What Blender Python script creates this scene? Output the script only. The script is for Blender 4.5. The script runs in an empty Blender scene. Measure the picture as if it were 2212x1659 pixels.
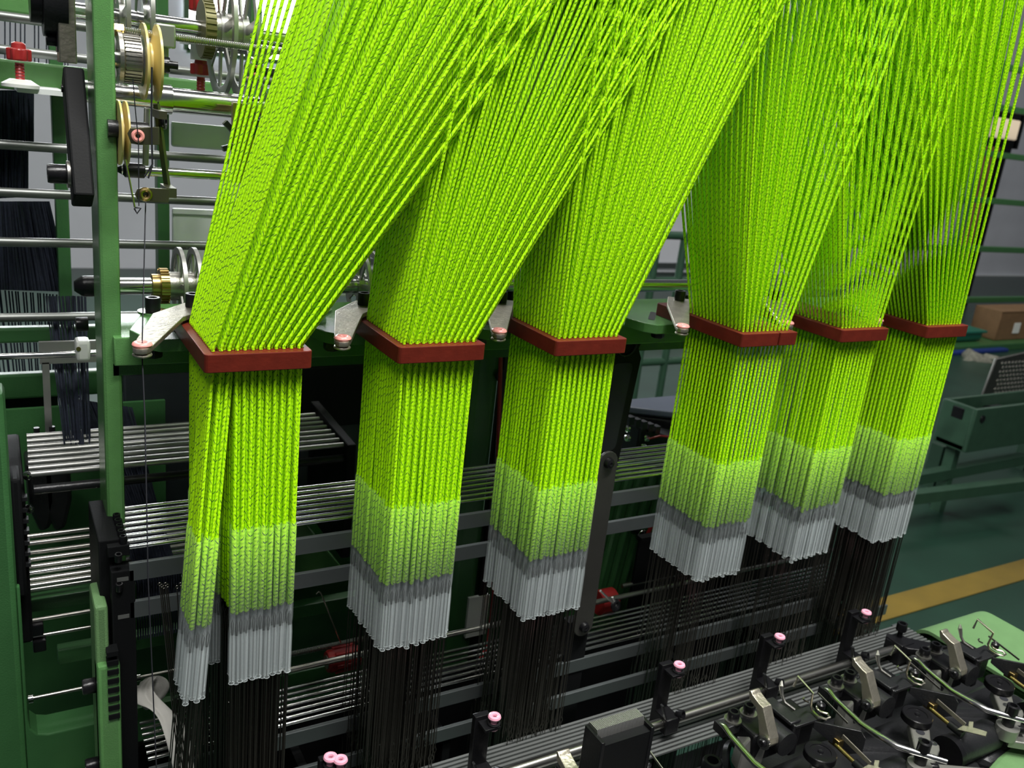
import bpy, bmesh, math, random
from mathutils import Vector as V, Matrix
random.seed(7)
R_ = math.radians
C = bpy.context.scene.collection
U = 0.16            # one working unit = the pitch between two comb boards (0.16 m)

# ------------------------------------------------------------------ camera
F_PX, W_PX, H_PX = 1911.758, 2212, 1659
ROT = ((0.86331325, -0.49313461, 0.10727767),
       (-0.05644371, -0.30558586, -0.95049008),
       (0.50150209, 0.81451552, -0.29165067))          # rows: right, down, forward
EYE = V((-0.85647319, -4.19421722, 1.25502256))
cd = bpy.data.cameras.new('camera')
cam = bpy.data.objects.new('camera', cd)
C.objects.link(cam)
rx, dn, fw = (V(r) for r in ROT)
M = Matrix(((rx.x, -dn.x, -fw.x), (rx.y, -dn.y, -fw.y), (rx.z, -dn.z, -fw.z))).to_4x4()
M.translation = EYE * U
cam.matrix_world = M
cd.sensor_width = 36.0
cd.lens = F_PX / W_PX * 36.0
cd.clip_start, cd.clip_end = 0.02, 60
cd.dof.use_dof = True
cd.dof.focus_distance = 4.75 * U
cd.dof.aperture_fstop = 13.0
bpy.context.scene.camera = cam

# ------------------------------------------------------------------ world, lights, exposure
sc = bpy.context.scene
sc.view_settings.view_transform = 'Standard'
sc.view_settings.look = 'None'
sc.view_settings.exposure = 0.08
sc.view_settings.gamma = 1.0
sc.view_settings.use_curve_mapping = False
w = bpy.data.worlds.new('world')
sc.world = w
w.use_nodes = True
w.node_tree.nodes['Background'].inputs[0].default_value = (0.86, 0.92, 1.0, 1)
w.node_tree.nodes['Background'].inputs[1].default_value = 0.085

def area(name, loc, target, sx, sy, watts, col=(1, 0.98, 0.95)):
    l = bpy.data.lights.new(name, 'AREA')
    l.shape = 'RECTANGLE'
    l.size, l.size_y = sx * U, sy * U
    l.energy = watts
    l.color = col
    o = bpy.data.objects.new(name, l)
    C.objects.link(o)
    o.location = V(loc) * U
    o.rotation_euler = (V(target) - V(loc)).to_track_quat('-Z', 'Y').to_euler()
    return o
# main ceiling lamp row first, then unseen lights added as fill
area('hall_light', (5.0, -5.6, 17.5), (3.4, -0.6, 0), 13, 1.4, 185)
area('hall_light', (-5.0, -10.0, 17.5), (1.0, 0, 0), 9, 1.4, 48)  # front-left fill, out of view
area('hall_light', (3.0, 12.0, 17.5), (3.0, 10.0, -3), 16, 1.4, 50)  # added rear fill
area('hall_light', (42.0, 15.0, 19.0), (50.0, 34.0, -4), 22, 1.4, 110)  # added to brighten the right wall and the shelf front
sc.cycles.max_bounces = 5
sc.cycles.diffuse_bounces = 3
sc.cycles.glossy_bounces = 3
sc.cycles.transparent_max_bounces = 8
sc.cycles.adaptive_threshold = 0.03

# ------------------------------------------------------------------ pixel -> point on a known plane
def at(px, py, X=None, Y=None, Z=None):
    d = rx * ((px - W_PX / 2) / F_PX) + dn * ((py - 829.5) / F_PX) + fw
    for i, v in enumerate((X, Y, Z)):
        if v is not None:
            return EYE + d * ((v - EYE[i]) / d[i])

# ------------------------------------------------------------------ materials
def mat(name, col, rough=0.5, metal=0.0, bump=0.0, bscale=200.0, var=0.0, vscale=20.0, spec=0.5, emit=None, coat=0.0):
    m = bpy.data.materials.new(name)
    m.use_nodes = True
    nt = m.node_tree
    b = nt.nodes['Principled BSDF']
    b.inputs['Base Color'].default_value = (*col, 1)
    b.inputs['Roughness'].default_value = rough
    b.inputs['Metallic'].default_value = metal
    b.inputs['Specular IOR Level'].default_value = spec
    b.inputs['Coat Weight'].default_value = coat
    if emit:
        b.inputs['Emission Color'].default_value = (*emit[0], 1)
        b.inputs['Emission Strength'].default_value = emit[1]
    tc = nt.nodes.new('ShaderNodeTexCoord')
    if var:
        n = nt.nodes.new('ShaderNodeTexNoise')
        n.inputs['Scale'].default_value = vscale
        n.inputs['Detail'].default_value = 5
        nt.links.new(tc.outputs['Object'], n.inputs['Vector'])
        r = nt.nodes.new('ShaderNodeMapRange')
        r.inputs[1].default_value, r.inputs[2].default_value = 0.3, 0.7
        r.inputs[3].default_value, r.inputs[4].default_value = 1 - var, 1 + var
        nt.links.new(n.outputs['Fac'], r.inputs[0])
        mx = nt.nodes.new('ShaderNodeVectorMath')
        mx.operation = 'SCALE'
        mx.inputs[0].default_value = col
        nt.links.new(r.outputs[0], mx.inputs['Scale'])
        nt.links.new(mx.outputs[0], b.inputs['Base Color'])
    if bump:
        n = nt.nodes.new('ShaderNodeTexNoise')
        n.inputs['Scale'].default_value = bscale
        n.inputs['Detail'].default_value = 3
        nt.links.new(tc.outputs['Object'], n.inputs['Vector'])
        bp = nt.nodes.new('ShaderNodeBump')
        bp.inputs['Strength'].default_value = bump
        bp.inputs['Distance'].default_value = 0.0015
        nt.links.new(n.outputs['Fac'], bp.inputs['Height'])
        nt.links.new(bp.outputs[0], b.inputs['Normal'])
    return m

G = {}
G['green'] = mat('green_hammer_paint', (0.095, 0.24, 0.075), 0.2, bump=0.2, bscale=900, var=0.06, vscale=60)
G['green_dark'] = mat('green_enamel', (0.034, 0.115, 0.036), 0.38, bump=0.2, bscale=600, var=0.08)
G['green_light'] = mat('light_green_enamel', (0.115, 0.225, 0.09), 0.4, bump=0.3, bscale=900, var=0.05, vscale=60)
G['red'] = mat('red_brown_phenolic', (0.115, 0.013, 0.006), 0.45, spec=0.3, bump=0.1, bscale=300, var=0.14, vscale=70)
G['steel'] = mat('polished_steel', (0.62, 0.62, 0.6), 0.16, 1.0, var=0.04)
G['brushed'] = mat('brushed_steel', (0.42, 0.41, 0.37), 0.36, 1.0, bump=0.15, bscale=500, var=0.08, vscale=80)
G['rod'] = mat('ground_steel_rod', (0.5, 0.49, 0.45), 0.28, 1.0, var=0.05)
G['alu'] = mat('matt_aluminium', (0.40, 0.40, 0.38), 0.42, 0.9, var=0.05)
G['zinc'] = mat('zinc_plate', (0.44, 0.41, 0.33), 0.38, 0.9, bump=0.3, bscale=250, var=0.15, vscale=90)
G['black'] = mat('black_oxide_steel', (0.006, 0.006, 0.007), 0.3, 0.0, spec=0.35, bump=0.1, bscale=500)
G['black_paint'] = mat('black_plastic', (0.005, 0.0055, 0.006), 0.6, spec=0.14, bump=0.1, bscale=500)
G['gunmetal'] = mat('cast_dark_metal', (0.014, 0.0145, 0.016), 0.36, 0.2, bump=0.2, bscale=400, var=0.15)
G['grey_arm'] = mat('satin_grey_steel', (0.34, 0.34, 0.31), 0.42, 0.8, bump=0.1, bscale=400, var=0.08)
G['khaki'] = mat('khaki_gear', (0.15, 0.14, 0.05), 0.45, 0.3, var=0.1)
G['olive_steel'] = mat('olive_plated_steel', (0.15, 0.15, 0.09), 0.28, 0.85, var=0.1)
G['rodgrey'] = mat('dull_grey_rod', (0.2, 0.21, 0.2), 0.42, 0.85, var=0.06)
G['slat'] = mat('pale_slat', (0.17, 0.18, 0.175), 0.45, 0.6, var=0.05)
G['olive'] = mat('dark_olive_paint', (0.022, 0.06, 0.034), 0.45, bump=0.2, bscale=300, var=0.1)
G['strap'] = mat('dark_steel_plate', (0.10, 0.10, 0.09), 0.4, 0.8, var=0.08)
G['bar'] = mat('grey_flat_bar', (0.16, 0.18, 0.18), 0.4, 0.75, var=0.08)
G['pink'] = mat('pink_ceramic', (0.75, 0.30, 0.27), 0.18, var=0.04)
G['pink_pale'] = mat('pale_pink_ceramic', (0.78, 0.36, 0.47), 0.2)
G['brass'] = mat('brass', (0.42, 0.31, 0.12), 0.3, 1.0, var=0.08)
G['yellow'] = mat('yellowed_plastic', (0.62, 0.50, 0.18), 0.35, var=0.08)
G['white'] = mat('white_plastic', (0.72, 0.74, 0.7), 0.4, var=0.04)
G['redknob'] = mat('red_plastic', (0.33, 0.02, 0.02), 0.35)
G['wire'] = mat('heddle_wire', (0.10, 0.098, 0.083), 0.26, 0.9)
G['wirelt'] = mat('bright_wire', (0.55, 0.52, 0.42), 0.25, 1.0)
G['thread'] = mat('black_thread', (0.008, 0.009, 0.014), 0.8)
G['navy'] = mat('navy_yarn', (0.010, 0.015, 0.030), 0.85, var=0.3, vscale=200)
G['wall'] = mat('painted_wall', (0.72, 0.74, 0.79), 0.75, var=0.05, vscale=2)
G['floor'] = mat('green_floor_paint', (0.012, 0.04, 0.025), 0.35, bump=0.05, bscale=60, var=0.18, vscale=3)
G['line'] = mat('yellow_floor_paint', (0.17, 0.115, 0.014), 0.5, var=0.15, vscale=8)
G['card'] = mat('brown_cardboard', (0.17, 0.095, 0.04), 0.8, var=0.1)
G['blue'] = mat('blue_plastic', (0.01, 0.03, 0.17), 0.4)
G['rag'] = mat('grey_rag', (0.19, 0.19, 0.15), 0.9, var=0.3, vscale=40)
G['cloth'] = mat('white_cotton', (0.55, 0.54, 0.5), 0.9, bump=0.3, bscale=700, var=0.06)
G['panel'] = mat('pale_grey_sheet', (0.76, 0.79, 0.79), 0.5, var=0.05)
G['darkpanel'] = mat('dark_machine_panel', (0.012, 0.016, 0.018), 0.35, var=0.2)
G['lamp'] = mat('warm_lamp_box', (0.6, 0.5, 0.35), 0.5, emit=((1.0, 0.82, 0.6), 0.35))
G['window'] = mat('daylit_window', (0.9, 0.92, 0.95), 0.5, emit=((0.93, 0.97, 1.0), 26.0))
G['cable'] = mat('red_cable', (0.25, 0.012, 0.012), 0.4)
G['darkblue'] = mat('slate_cover', (0.05, 0.06, 0.085), 0.4)
G['teal'] = mat('teal_ring', (0.01, 0.13, 0.09), 0.35)
G['ply'] = mat('plywood_edge', (0.30, 0.17, 0.07), 0.7, var=0.1)

def cord_mat():
    m = bpy.data.materials.new('neon_braided_cord')
    m.use_nodes = True
    nt = m.node_tree
    N, L = nt.nodes, nt.links
    b = N['Principled BSDF']
    b.inputs['Roughness'].default_value = 0.55
    b.inputs['Specular IOR Level'].default_value = 0.25
    uv = N.new('ShaderNodeUVMap')
    sep = N.new('ShaderNodeSeparateXYZ')
    L.new(uv.outputs[0], sep.inputs[0])
    def math_(op, a, bb=None):
        n = N.new('ShaderNodeMath')
        n.operation = op
        for i, x in enumerate((a, bb)):
            if x is None:
                continue
            if isinstance(x, (int, float)):
                n.inputs[i].default_value = x
            else:
                L.new(x, n.inputs[i])
        return n.outputs[0]
    u, v = sep.outputs[0], sep.outputs[1]
    h = math_('FRACT', math_('MULTIPLY', math_('ADD', u, v), 2.0))
    line = math_('LESS_THAN', math_('ABSOLUTE', math_('SUBTRACT', h, 0.5)), 0.066)
    dash = math_('LESS_THAN', math_('FRACT', math_('ADD', math_('MULTIPLY', u, 3.0), math_('MULTIPLY', v, 0.37))), 0.62)
    fleck = math_('MULTIPLY', line, dash)
    mix = N.new('ShaderNodeMix')
    mix.data_type = 'RGBA'
    L.new(fleck, mix.inputs['Factor'])
    mix.inputs['A'].default_value = (0.47, 0.93, 0.003, 1)
    mix.inputs['B'].default_value = (0.01, 0.055, 0.03, 1)
    L.new(mix.outputs['Result'], b.inputs['Base Color'])
    br = math_('MULTIPLY', math_('SINE', math_('MULTIPLY', math_('ADD', u, v), 12.566)),
               math_('SINE', math_('MULTIPLY', math_('SUBTRACT', u, v), 12.566)))
    bp = N.new('ShaderNodeBump')
    bp.inputs['Strength'].default_value = 0.25
    bp.inputs['Distance'].default_value = 0.0004
    L.new(br, bp.inputs['Height'])
    L.new(bp.outputs[0], b.inputs['Normal'])
    return m
G['cord'] = cord_mat()

def sleeve_mat(name, alpha):
    m = bpy.data.materials.new(name)
    m.use_nodes = True
    b = m.node_tree.nodes['Principled BSDF']
    b.inputs['Base Color'].default_value = (0.84, 0.94, 0.94, 1)
    b.inputs['Roughness'].default_value = 0.22
    b.inputs['Alpha'].default_value = alpha
    return m
G['sleeve'] = sleeve_mat('milky_plastic_sleeve', 0.185)
G['sleeve_clear'] = sleeve_mat('stretched_clear_sleeve', 0.085)   # thinner where it is stretched over the doubled cord

# ------------------------------------------------------------------ mesh builder (working units)
def frame(d):
    d = V(d).normalized()
    a = V((0, 0, 1)) if abs(d.z) < 0.9 else V((1, 0, 0))
    u = d.cross(a).normalized()
    return u, d.cross(u).normalized(), d

class MB:
    def __init__(s):
        s.v, s.f, s.uv, s.mi = [], [], {}, []
    def face(s, idx, mi=0, uv=None):
        if uv:
            s.uv[len(s.f)] = uv
        s.f.append(tuple(idx))
        s.mi.append(mi)
    def box(s, lo, hi, rot=None, pivot=None):
        n = len(s.v)
        lo, hi = V(lo), V(hi)
        for k in range(8):
            p = V((hi.x if k & 1 else lo.x, hi.y if k & 2 else lo.y, hi.z if k & 4 else lo.z))
            if rot is not None:
                c = V(pivot) if pivot is not None else (lo + hi) / 2
                p = c + rot @ (p - c)
            s.v.append(p)
        for q in ((0, 2, 3, 1), (4, 5, 7, 6), (0, 1, 5, 4), (2, 6, 7, 3), (0, 4, 6, 2), (1, 3, 7, 5)):
            s.face([n + i for i in q])
        return s
    def beam(s, a, b, wu, wv, up=(0, 0, 1)):
        """rectangular bar from a to b: wu across, wv along 'up'"""
        a, b, up = V(a), V(b), V(up)
        d = (b - a).normalized()
        u = d.cross(up).normalized()
        v = u.cross(d).normalized()
        n = len(s.v)
        for p in (a, b):
            for (i, j) in ((-1, -1), (1, -1), (1, 1), (-1, 1)):
                s.v.append(p + u * (i * wu / 2) + v * (j * wv / 2))
        s.face([n, n + 1, n + 2, n + 3])
        s.face([n + 7, n + 6, n + 5, n + 4])
        for k in range(4):
            k2 = (k + 1) % 4
            s.face([n + k, n + 4 + k, n + 4 + k2, n + k2])
        return s
    def tube(s, pts, r, n=8, mi=0, uvscale=None, caps=True, hand=1, uoff=0.0):
        pts = [V(p) for p in pts]
        rs = r if isinstance(r, (list, tuple)) else [r] * len(pts)
        base = len(s.v)
        u = None
        L = 0.0
        Ls = []
        for i, p in enumerate(pts):
            if i:
                L += (p - pts[i - 1]).length
            Ls.append(L)
            d = (pts[min(i + 1, len(pts) - 1)] - pts[max(i - 1, 0)]).normalized()
            if u is None:
                u, _, _ = frame(d)
            else:
                u = (u - d * u.dot(d)).normalized()
            w_ = d.cross(u)
            for k in range(n):
                t = 2 * math.pi * k / n
                s.v.append(p + (u * math.cos(t) + w_ * math.sin(t)) * rs[i])
        for i in range(len(pts) - 1):
            a, b = base + i * n, base + (i + 1) * n
            for k in range(n):
                k2 = (k + 1) % n
                q = None
                if uvscale:
                    u0, u1 = hand * k / n, hand * (k + 1) / n
                    v0, v1 = Ls[i] / uvscale + uoff, Ls[i + 1] / uvscale + uoff
                    q = ((u0, v0), (u1, v0), (u1, v1), (u0, v1))
                s.face([a + k, a + k2, b + k2, b + k], mi, q)
        if caps:
            s.face([base + k for k in reversed(range(n))], mi)
            e = base + (len(pts) - 1) * n
            s.face([e + k for k in range(n)], mi)
        return s
    def cyl(s, a, b, r, n=20, r2=None):
        return s.tube([a, b], [r, r if r2 is None else r2], n)
    def lathe(s, prof, o, axis, n=24, closed=False):
        """prof: (radius, height) pairs along axis from o"""
        u, v_, d = frame(axis)
        o = V(o)
        base = len(s.v)
        for (r, h) in prof:
            for k in range(n):
                t = 2 * math.pi * k / n
                s.v.append(o + d * h + (u * math.cos(t) + v_ * math.sin(t)) * r)
        m = len(prof)
        for i in range(m if closed else m - 1):
            a, b = base + i * n, base + ((i + 1) % m) * n
            for k in range(n):
                k2 = (k + 1) % n
                s.face([a + k, a + k2, b + k2, b + k])
        if not closed:
            s.face([base + k for k in reversed(range(n))])
            e = base + (m - 1) * n
            s.face([e + k for k in range(n)])
        return s
    def torus(s, o, axis, R, r, n=24, m=10, sq=1.0):
        prof = [(R + r * math.cos(2 * math.pi * k / m), sq * r * math.sin(2 * math.pi * k / m)) for k in range(m)]
        return s.lathe(prof, o, axis, n, closed=True)
    def prism(s, poly, o, au, av, t):
        """flat polygon in plane (o, au, av), thickness t along au x av, centred"""
        o, au, av = V(o), V(au).normalized(), V(av).normalized()
        nn = au.cross(av).normalized()
        n = len(s.v)
        m = len(poly)
        for sg in (-0.5, 0.5):
            for (x, y) in poly:
                s.v.append(o + au * x + av * y + nn * (t * sg))
        s.face([n + k for k in reversed(range(m))])
        s.face([n + m + k for k in range(m)])
        for k in range(m):
            k2 = (k + 1) % m
            s.face([n + k, n + k2, n + m + k2, n + m + k])
        return s
    def build(s, name, mt, parent=None, bevel=0.0, smooth=38, kind=None, label=None):
        off = V((0, 0, 0))
        p = parent
        while p is not None:
            off += p.location / U
            p = p.parent
        me = bpy.data.meshes.new(name)
        me.from_pydata([tuple((q - off) * U) for q in s.v], [], s.f)
        for m_ in (mt if isinstance(mt, (list, tuple)) else [mt]):
            me.materials.append(G[m_])
        if isinstance(mt, (list, tuple)):
            me.polygons.foreach_set('material_index', s.mi)
        if s.uv:
            lay = me.uv_layers.new(name='UVMap')
            flat = []
            for i, f in enumerate(s.f):
                q = s.uv.get(i)
                for k in range(len(f)):
                    flat += q[k] if q else (0.0, 0.2)
            lay.data.foreach_set('uv', flat)
        if not s.uv:
            bm = bmesh.new()
            bm.from_mesh(me)
            bmesh.ops.recalc_face_normals(bm, faces=bm.faces)
            if bevel:
                es = [e for e in bm.edges if len(e.link_faces) == 2 and e.calc_face_angle(0) > 0.6]
                bmesh.ops.bevel(bm, geom=es, offset=bevel * U, segments=2, affect='EDGES', profile=0.5, clamp_overlap=True)
            bm.to_mesh(me)
            bm.free()
        me.polygons.foreach_set('use_smooth', [True] * len(me.polygons))
        me.set_sharp_from_angle(angle=R_(20 if bevel else smooth))
        me.update()
        o = bpy.data.objects.new(name, me)
        C.objects.link(o)
        if parent is not None:
            o.parent = parent
        if kind:
            o['kind'] = kind
        if label:
            o['label'] = label
        return o

def thing(name, label, cat, loc, group=None):
    o = bpy.data.objects.new(name, None)
    o.empty_display_size = 0.01
    C.objects.link(o)
    o.location = V(loc) * U
    tag(o, label, cat, group)
    return o
def tag(o, label, cat, group=None):
    o['label'] = label
    o['category'] = cat
    if group:
        o['group'] = group
    return o
def struct(name, mb, m, label=None):
    o = mb.build(name, m)
    o['kind'] = 'structure'
    if label:
        o['label'] = label
    return o
def copy_tree(o, parent=None):
    c = o.copy()
    C.objects.link(c)
    c.parent = parent
    for ch in list(o.children):
        copy_tree(ch, c)
    return c
def cap_screw(o, axis, r, h, parent, name='bolt', m='black'):
    """socket head cap screw: head with a hex-like recess"""
    mb = MB()
    mb.lathe([(r * 0.96, 0), (r, h * 0.08), (r, h * 0.86), (r * 0.93, h), (r * 0.6, h), (r * 0.55, h * 0.45), (0.0005, h * 0.42)], o, axis, 20)
    return mb.build(name, m, parent)
ORD = ['first', 'second', 'third', 'fourth', 'fifth', 'sixth', 'seventh', 'eighth', 'ninth', 'tenth', 'eleventh', 'twelfth',
       'thirteenth', 'fourteenth', 'fifteenth', 'sixteenth']
BX = [0.0, 1.0, 2.0, 3.5, 4.5, 5.5]          # left edges of the six comb boards
BW, BT, BD = 0.53, 0.093, 0.93               # board width, thickness, depth
# ================================================================== the hall
FZ = -8.4
struct('floor', MB().box((-14, -16, FZ - 0.3), (92, 46, FZ)), 'floor', 'dark green painted workshop floor')
ln = MB().prism([(9, 5.93), (23.5, 5.93), (23.5, 6.62), (9, 6.62)], (0, 0, FZ + 0.015), (1, 0, 0), (0, 1, 0), 0.02)
struct('trim_1', ln, 'line', 'yellow painted line across the green floor')
struct('wall_back', MB().box((-14, 44, FZ), (92, 44.6, 22)), 'wall', 'pale grey painted wall behind the machines')
# tall daylit window behind the loom, and an unseen bright panel added beside it
def window(n, x0, x1, z0, z1, label, y=43.9):
    fr = MB()
    for (a, b) in (((x0, z0), (x1, z0)), ((x0, z1), (x1, z1)), ((x0, z0), (x0, z1)), ((x1, z0), (x1, z1)), (((x0 + x1) / 2, z0), ((x0 + x1) / 2, z1))):
        fr.beam((a[0], y - 0.1, a[1]), (b[0], y - 0.1, b[1]), 0.25, 0.25, (0, 1, 0))
    o = struct('window_%d' % n, fr, 'green_dark', label)
    MB().box((x0, y - 0.02, z0), (x1, y + 0.02, z1)).build('pane', 'window', o, label='bright daylit pane')
    return o
q0, q1 = at(402, 66, Y=43.9), at(690, 110, Y=43.9)
window(1, q0.x, q1.x, q0.z - 0.9, 13.0, 'tall bright daylit window with dark frame at upper left')
window(2, -6.0, q0.x - 1.2, 9.5, 19.0, 'unseen bright panel left of the tall window, added for glare on the rail')  # added glowing pane out of view, for glare on the green rail

# right background: rails, window lamp box, posts and stored goods
def xbar(name, px, py, x1px, Y, h, label, cat, m='green_dark', d=None):
    a, b = at(px, py, Y=Y), at(x1px, py, Y=Y)
    mb = MB().box((a.x, Y, a.z - h / 2), (b.x, Y + (d or h), a.z + h / 2))
    return tag(mb.build(name, m, bevel=0.02), label, cat)

wl = 26.0
def rack(Y, x0, x1, zs, posts, label):
    t = thing('storage_rack', label, 'rack', (x0, Y, FZ))
    for z in zs:
        MB().box((x0, Y, z - 0.16), (x1, Y + 0.3, z + 0.16)).build('rail', 'green_dark', t, bevel=0.03)
    for x in posts:
        MB().box((x - 0.2, Y - 0.05, FZ), (x + 0.2, Y + 0.35, max(zs) + 0.3)).build('post', 'green_dark', t, bevel=0.03)
    return t
zz = [at(2130, 135, Y=wl).z, at(2160, 232, Y=wl).z, at(2160, 335, Y=wl).z, at(2160, 436, Y=wl).z, at(2160, 540, Y=wl).z, at(2150, 648, Y=wl).z]
x0 = at(1690, 300, Y=wl).x
x1 = at(2210, 300, Y=wl).x + 14
rack(wl, x0, x1, zz, [x0 + 6, x0 + 15, x1], 'tall dark green storage rack with long rails at right background')
# lit lamp box and grey posts in the rack
a, b = at(2062, 238, Y=30), at(2196, 304, Y=30)
t = thing('lamp_box', 'warm lit rectangular lamp box hanging in the rack at far right', 'lamp', ((a.x + b.x) / 2, 30, b.z))
MB().box((a.x, 30, b.z), (b.x, 30.8, a.z)).build('diffuser', 'lamp', t, bevel=0.1)
MB().box((a.x - 0.2, 30.1, a.z), (b.x + 0.2, 31, a.z + 0.5)).box((a.x - 0.2, 30.1, b.z - 0.5), (b.x + 0.2, 31, b.z)).build('housing', 'black_paint', t)
MB().box((b.x + 0.0, 30.1, b.z - 0.5), (b.x + 0.5, 31, a.z + 0.5)).build('side_cap', 'black_paint', t)
for i, (p0, p1, mt, lb) in enumerate((((2132, 330), (2150, 540), 'ply', 'narrow brown upright standing behind the rack rails'),
                                     ((2158, 330), (2178, 545), 'black_paint', 'black upright standing behind the rack rails'))):
    a, b = at(*p0, Y=33), at(p1[0] + 4, p1[1], Y=33)
    mb = MB().box((a.x, 33, FZ), (a.x + 1.0, 33.8, a.z + 0.4)).box((a.x - 0.2, 32.9, a.z), (a.x + 1.2, 33.9, a.z + 0.5))
    tag(mb.build('upright_post', mt, bevel=0.05), lb, 'post')
# skirting bands on the wall
for i, (py, hh) in enumerate(((595, 0.7), (610, 0.5))):
    z = at(2150, py, Y=43.7).z
    struct('trim_%d' % (i + 2), MB().box((40, 43.75, z - hh), (92, 44.0, z)), 'panel' if i == 0 else 'bar', 'raised band running along the wall')
# shelf with boxes
sh = at(2130, 745, Y=wl - 3.0)
t = thing('work_shelf', 'dark green shelf carrying boxes at the right edge', 'shelf', (sh.x, wl - 2, FZ))
MB().box((sh.x - 8, wl - 3.0, sh.z - 0.4), (sh.x + 14, wl - 0.6, sh.z)).build('shelf_board', 'green_dark', t, bevel=0.05)
s2 = at(2130, 848, Y=wl - 4.5)
MB().box((sh.x - 12, wl - 4.5, s2.z - 0.3), (sh.x + 12, wl - 1, s2.z)).build('shelf_board', 'green_dark', t, bevel=0.05)
for x in (sh.x - 7.5, sh.x + 13.5):
    MB().box((x - 0.25, wl - 1.4, FZ), (x + 0.25, wl - 0.9, sh.z)).build('leg', 'green_dark', t)
a = at(2158, 672, Y=wl - 2.2)
b = at(2240, 740, Y=wl - 2.2)
t = thing('cardboard_box', 'brown cardboard box with a small white sticker on the dark shelf', 'box', ((a.x + b.x) / 2, wl - 1.6, sh.z))
MB().box((a.x, wl - 2.4, sh.z), (b.x + 1, wl - 0.8, a.z)).build('carton', 'card', t, bevel=0.06)
cart = t.children[0]
MB().box((a.x + 1.5, wl - 2.43, sh.z + 0.4), (a.x + 2.1, wl - 2.39, sh.z + 1.0)).build('sticker', 'white', cart)
MB().box((a.x + 0.01, wl - 2.42, a.z - 0.03), (b.x + 0.99, wl - 0.79, a.z + 0.015)).build('flap', 'card', cart)
a, b = at(2060, 757, Y=wl - 3), at(2140, 800, Y=wl - 3)
t = thing('plastic_bin', 'blue plastic bin under the shelf beside grey rags', 'bin', ((a.x + b.x) / 2, wl - 2.4, s2.z))
MB().prism([(0, 0), (b.x - a.x, 0), (b.x - a.x + 0.5, a.z - s2.z), (-0.5, a.z - s2.z)], (a.x, wl - 2.6, s2.z + 0.02), (1, 0, 0), (0, 0, 1), 1.2).build('tub', 'blue', t, bevel=0.08)
MB().box((a.x - 0.7, wl - 3.3, a.z - 0.2), (b.x + 0.7, wl - 1.9, a.z)).build('rim', 'blue', t, bevel=0.06)
def lump(name, c, r, m, label, cat, seed):
    rnd = random.Random(seed)
    bm = bmesh.new()
    bmesh.ops.create_icosphere(bm, subdivisions=3, radius=1)
    ph = [rnd.uniform(0, 6) for _ in range(6)]
    for v in bm.verts:
        k = 1 + 0.22 * math.sin(3 * v.co.x + ph[0]) * math.cos(4 * v.co.y + ph[1]) + 0.16 * math.sin(7 * v.co.z + 5 * v.co.x + ph[2]) + 0.08 * math.sin(11 * v.co.y + ph[3])
        v.co = V((v.co.x * r[0] * k, v.co.y * r[1] * k, max(v.co.z, -0.6) * r[2] * k)) * U
    me = bpy.data.meshes.new(name)
    bm.to_mesh(me)
    bm.free()
    me.materials.append(G[m])
    me.polygons.foreach_set('use_smooth', [True] * len(me.polygons))
    o = bpy.data.objects.new(name, me)
    C.objects.link(o)
    o.location = V(c) * U
    return tag(o, label, cat)
for i, (px, py, rr, lb) in enumerate(((2075, 812, (1.2, 0.8, 0.75), 'crumpled grey rag at the left of the heap on the shelf'),
                                     (2110, 795, (1.2, 0.8, 1.0), 'crumpled grey rag in the middle of the heap on the shelf'),
                                     (2140, 778, (0.9, 0.7, 0.8), 'pale crumpled rag at the top right of the heap on the shelf'),
                                     (2142, 818, (1.1, 0.7, 0.6), 'crumpled grey rag at the lower right of the heap'))):
    c = at(px, py, Y=wl - 4.2)
    lump('crumpled_rag', (c.x, wl - 4.0, s2.z + 0.66 * rr[2] + (0.5 if i in (1, 2) else 0)), rr, 'rag', lb, 'rag', 20 + i)
# green bin lid behind board 6
a, b = at(2055, 716, Y=wl - 2.5), at(2125, 742, Y=wl - 2.5)
t = thing('storage_tray', 'dark green rounded tray on the shelf left of the cardboard box', 'tray', (a.x, wl - 2, sh.z))
MB().box((a.x - 1, wl - 2.4, sh.z), (b.x, wl - 1, a.z)).build('tray_body', 'teal', t, bevel=0.25)
MB().box((a.x - 1.1, wl - 2.5, a.z - 0.2), (b.x + 0.1, wl - 0.9, a.z - 0.05)).build('tray_rim', 'teal', t, bevel=0.05)

# neighbouring machine: green trough with a shaft and a perforated plate
YN = 9.0
a, b = at(2112, 885, Y=YN), at(2112, 975, Y=YN)
t = thing('neighbour_machine', 'dark green trough of the next machine with a shaft at the right edge', 'machine', (a.x, YN, FZ))
MB().box((a.x, YN, b.z), (a.x + 7, YN + 0.12, a.z)).build('front_panel', 'olive', t, bevel=0.03)
MB().box((a.x, YN + 0.12, b.z), (a.x + 7, YN + 0.95, b.z + 0.15)).build('trough_floor', 'olive', t)
MB().box((a.x, YN + 0.1, b.z), (a.x + 0.12, YN + 1.0, a.z)).build('end_panel', 'olive', t, bevel=0.03)
MB().box((a.x, YN + 0.95, b.z), (a.x + 7, YN + 1.05, a.z - 0.02)).build('rear_panel', 'olive', t, bevel=0.03)
c = at(2155, 893, Y=YN + 0.5)
MB().cyl((c.x, YN + 0.5, c.z), (c.x + 6, YN + 0.5, c.z), 0.2, 24).build('shaft', 'steel', t)
MB().cyl((c.x - 0.5, YN + 0.5, c.z), (c.x + 0.02, YN + 0.5, c.z), 0.27, 24).build('bearing', 'black', t)
c = at(2122, 905, Y=YN)
MB().lathe([(0.11, 0), (0.1, 0.03), (0.02, 0.03), (0.02, 0.0)], (c.x, YN, c.z), (0, -1, 0)).build('bolt_hole', 'black', t)
c = at(2080, 893, Y=YN)
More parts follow.
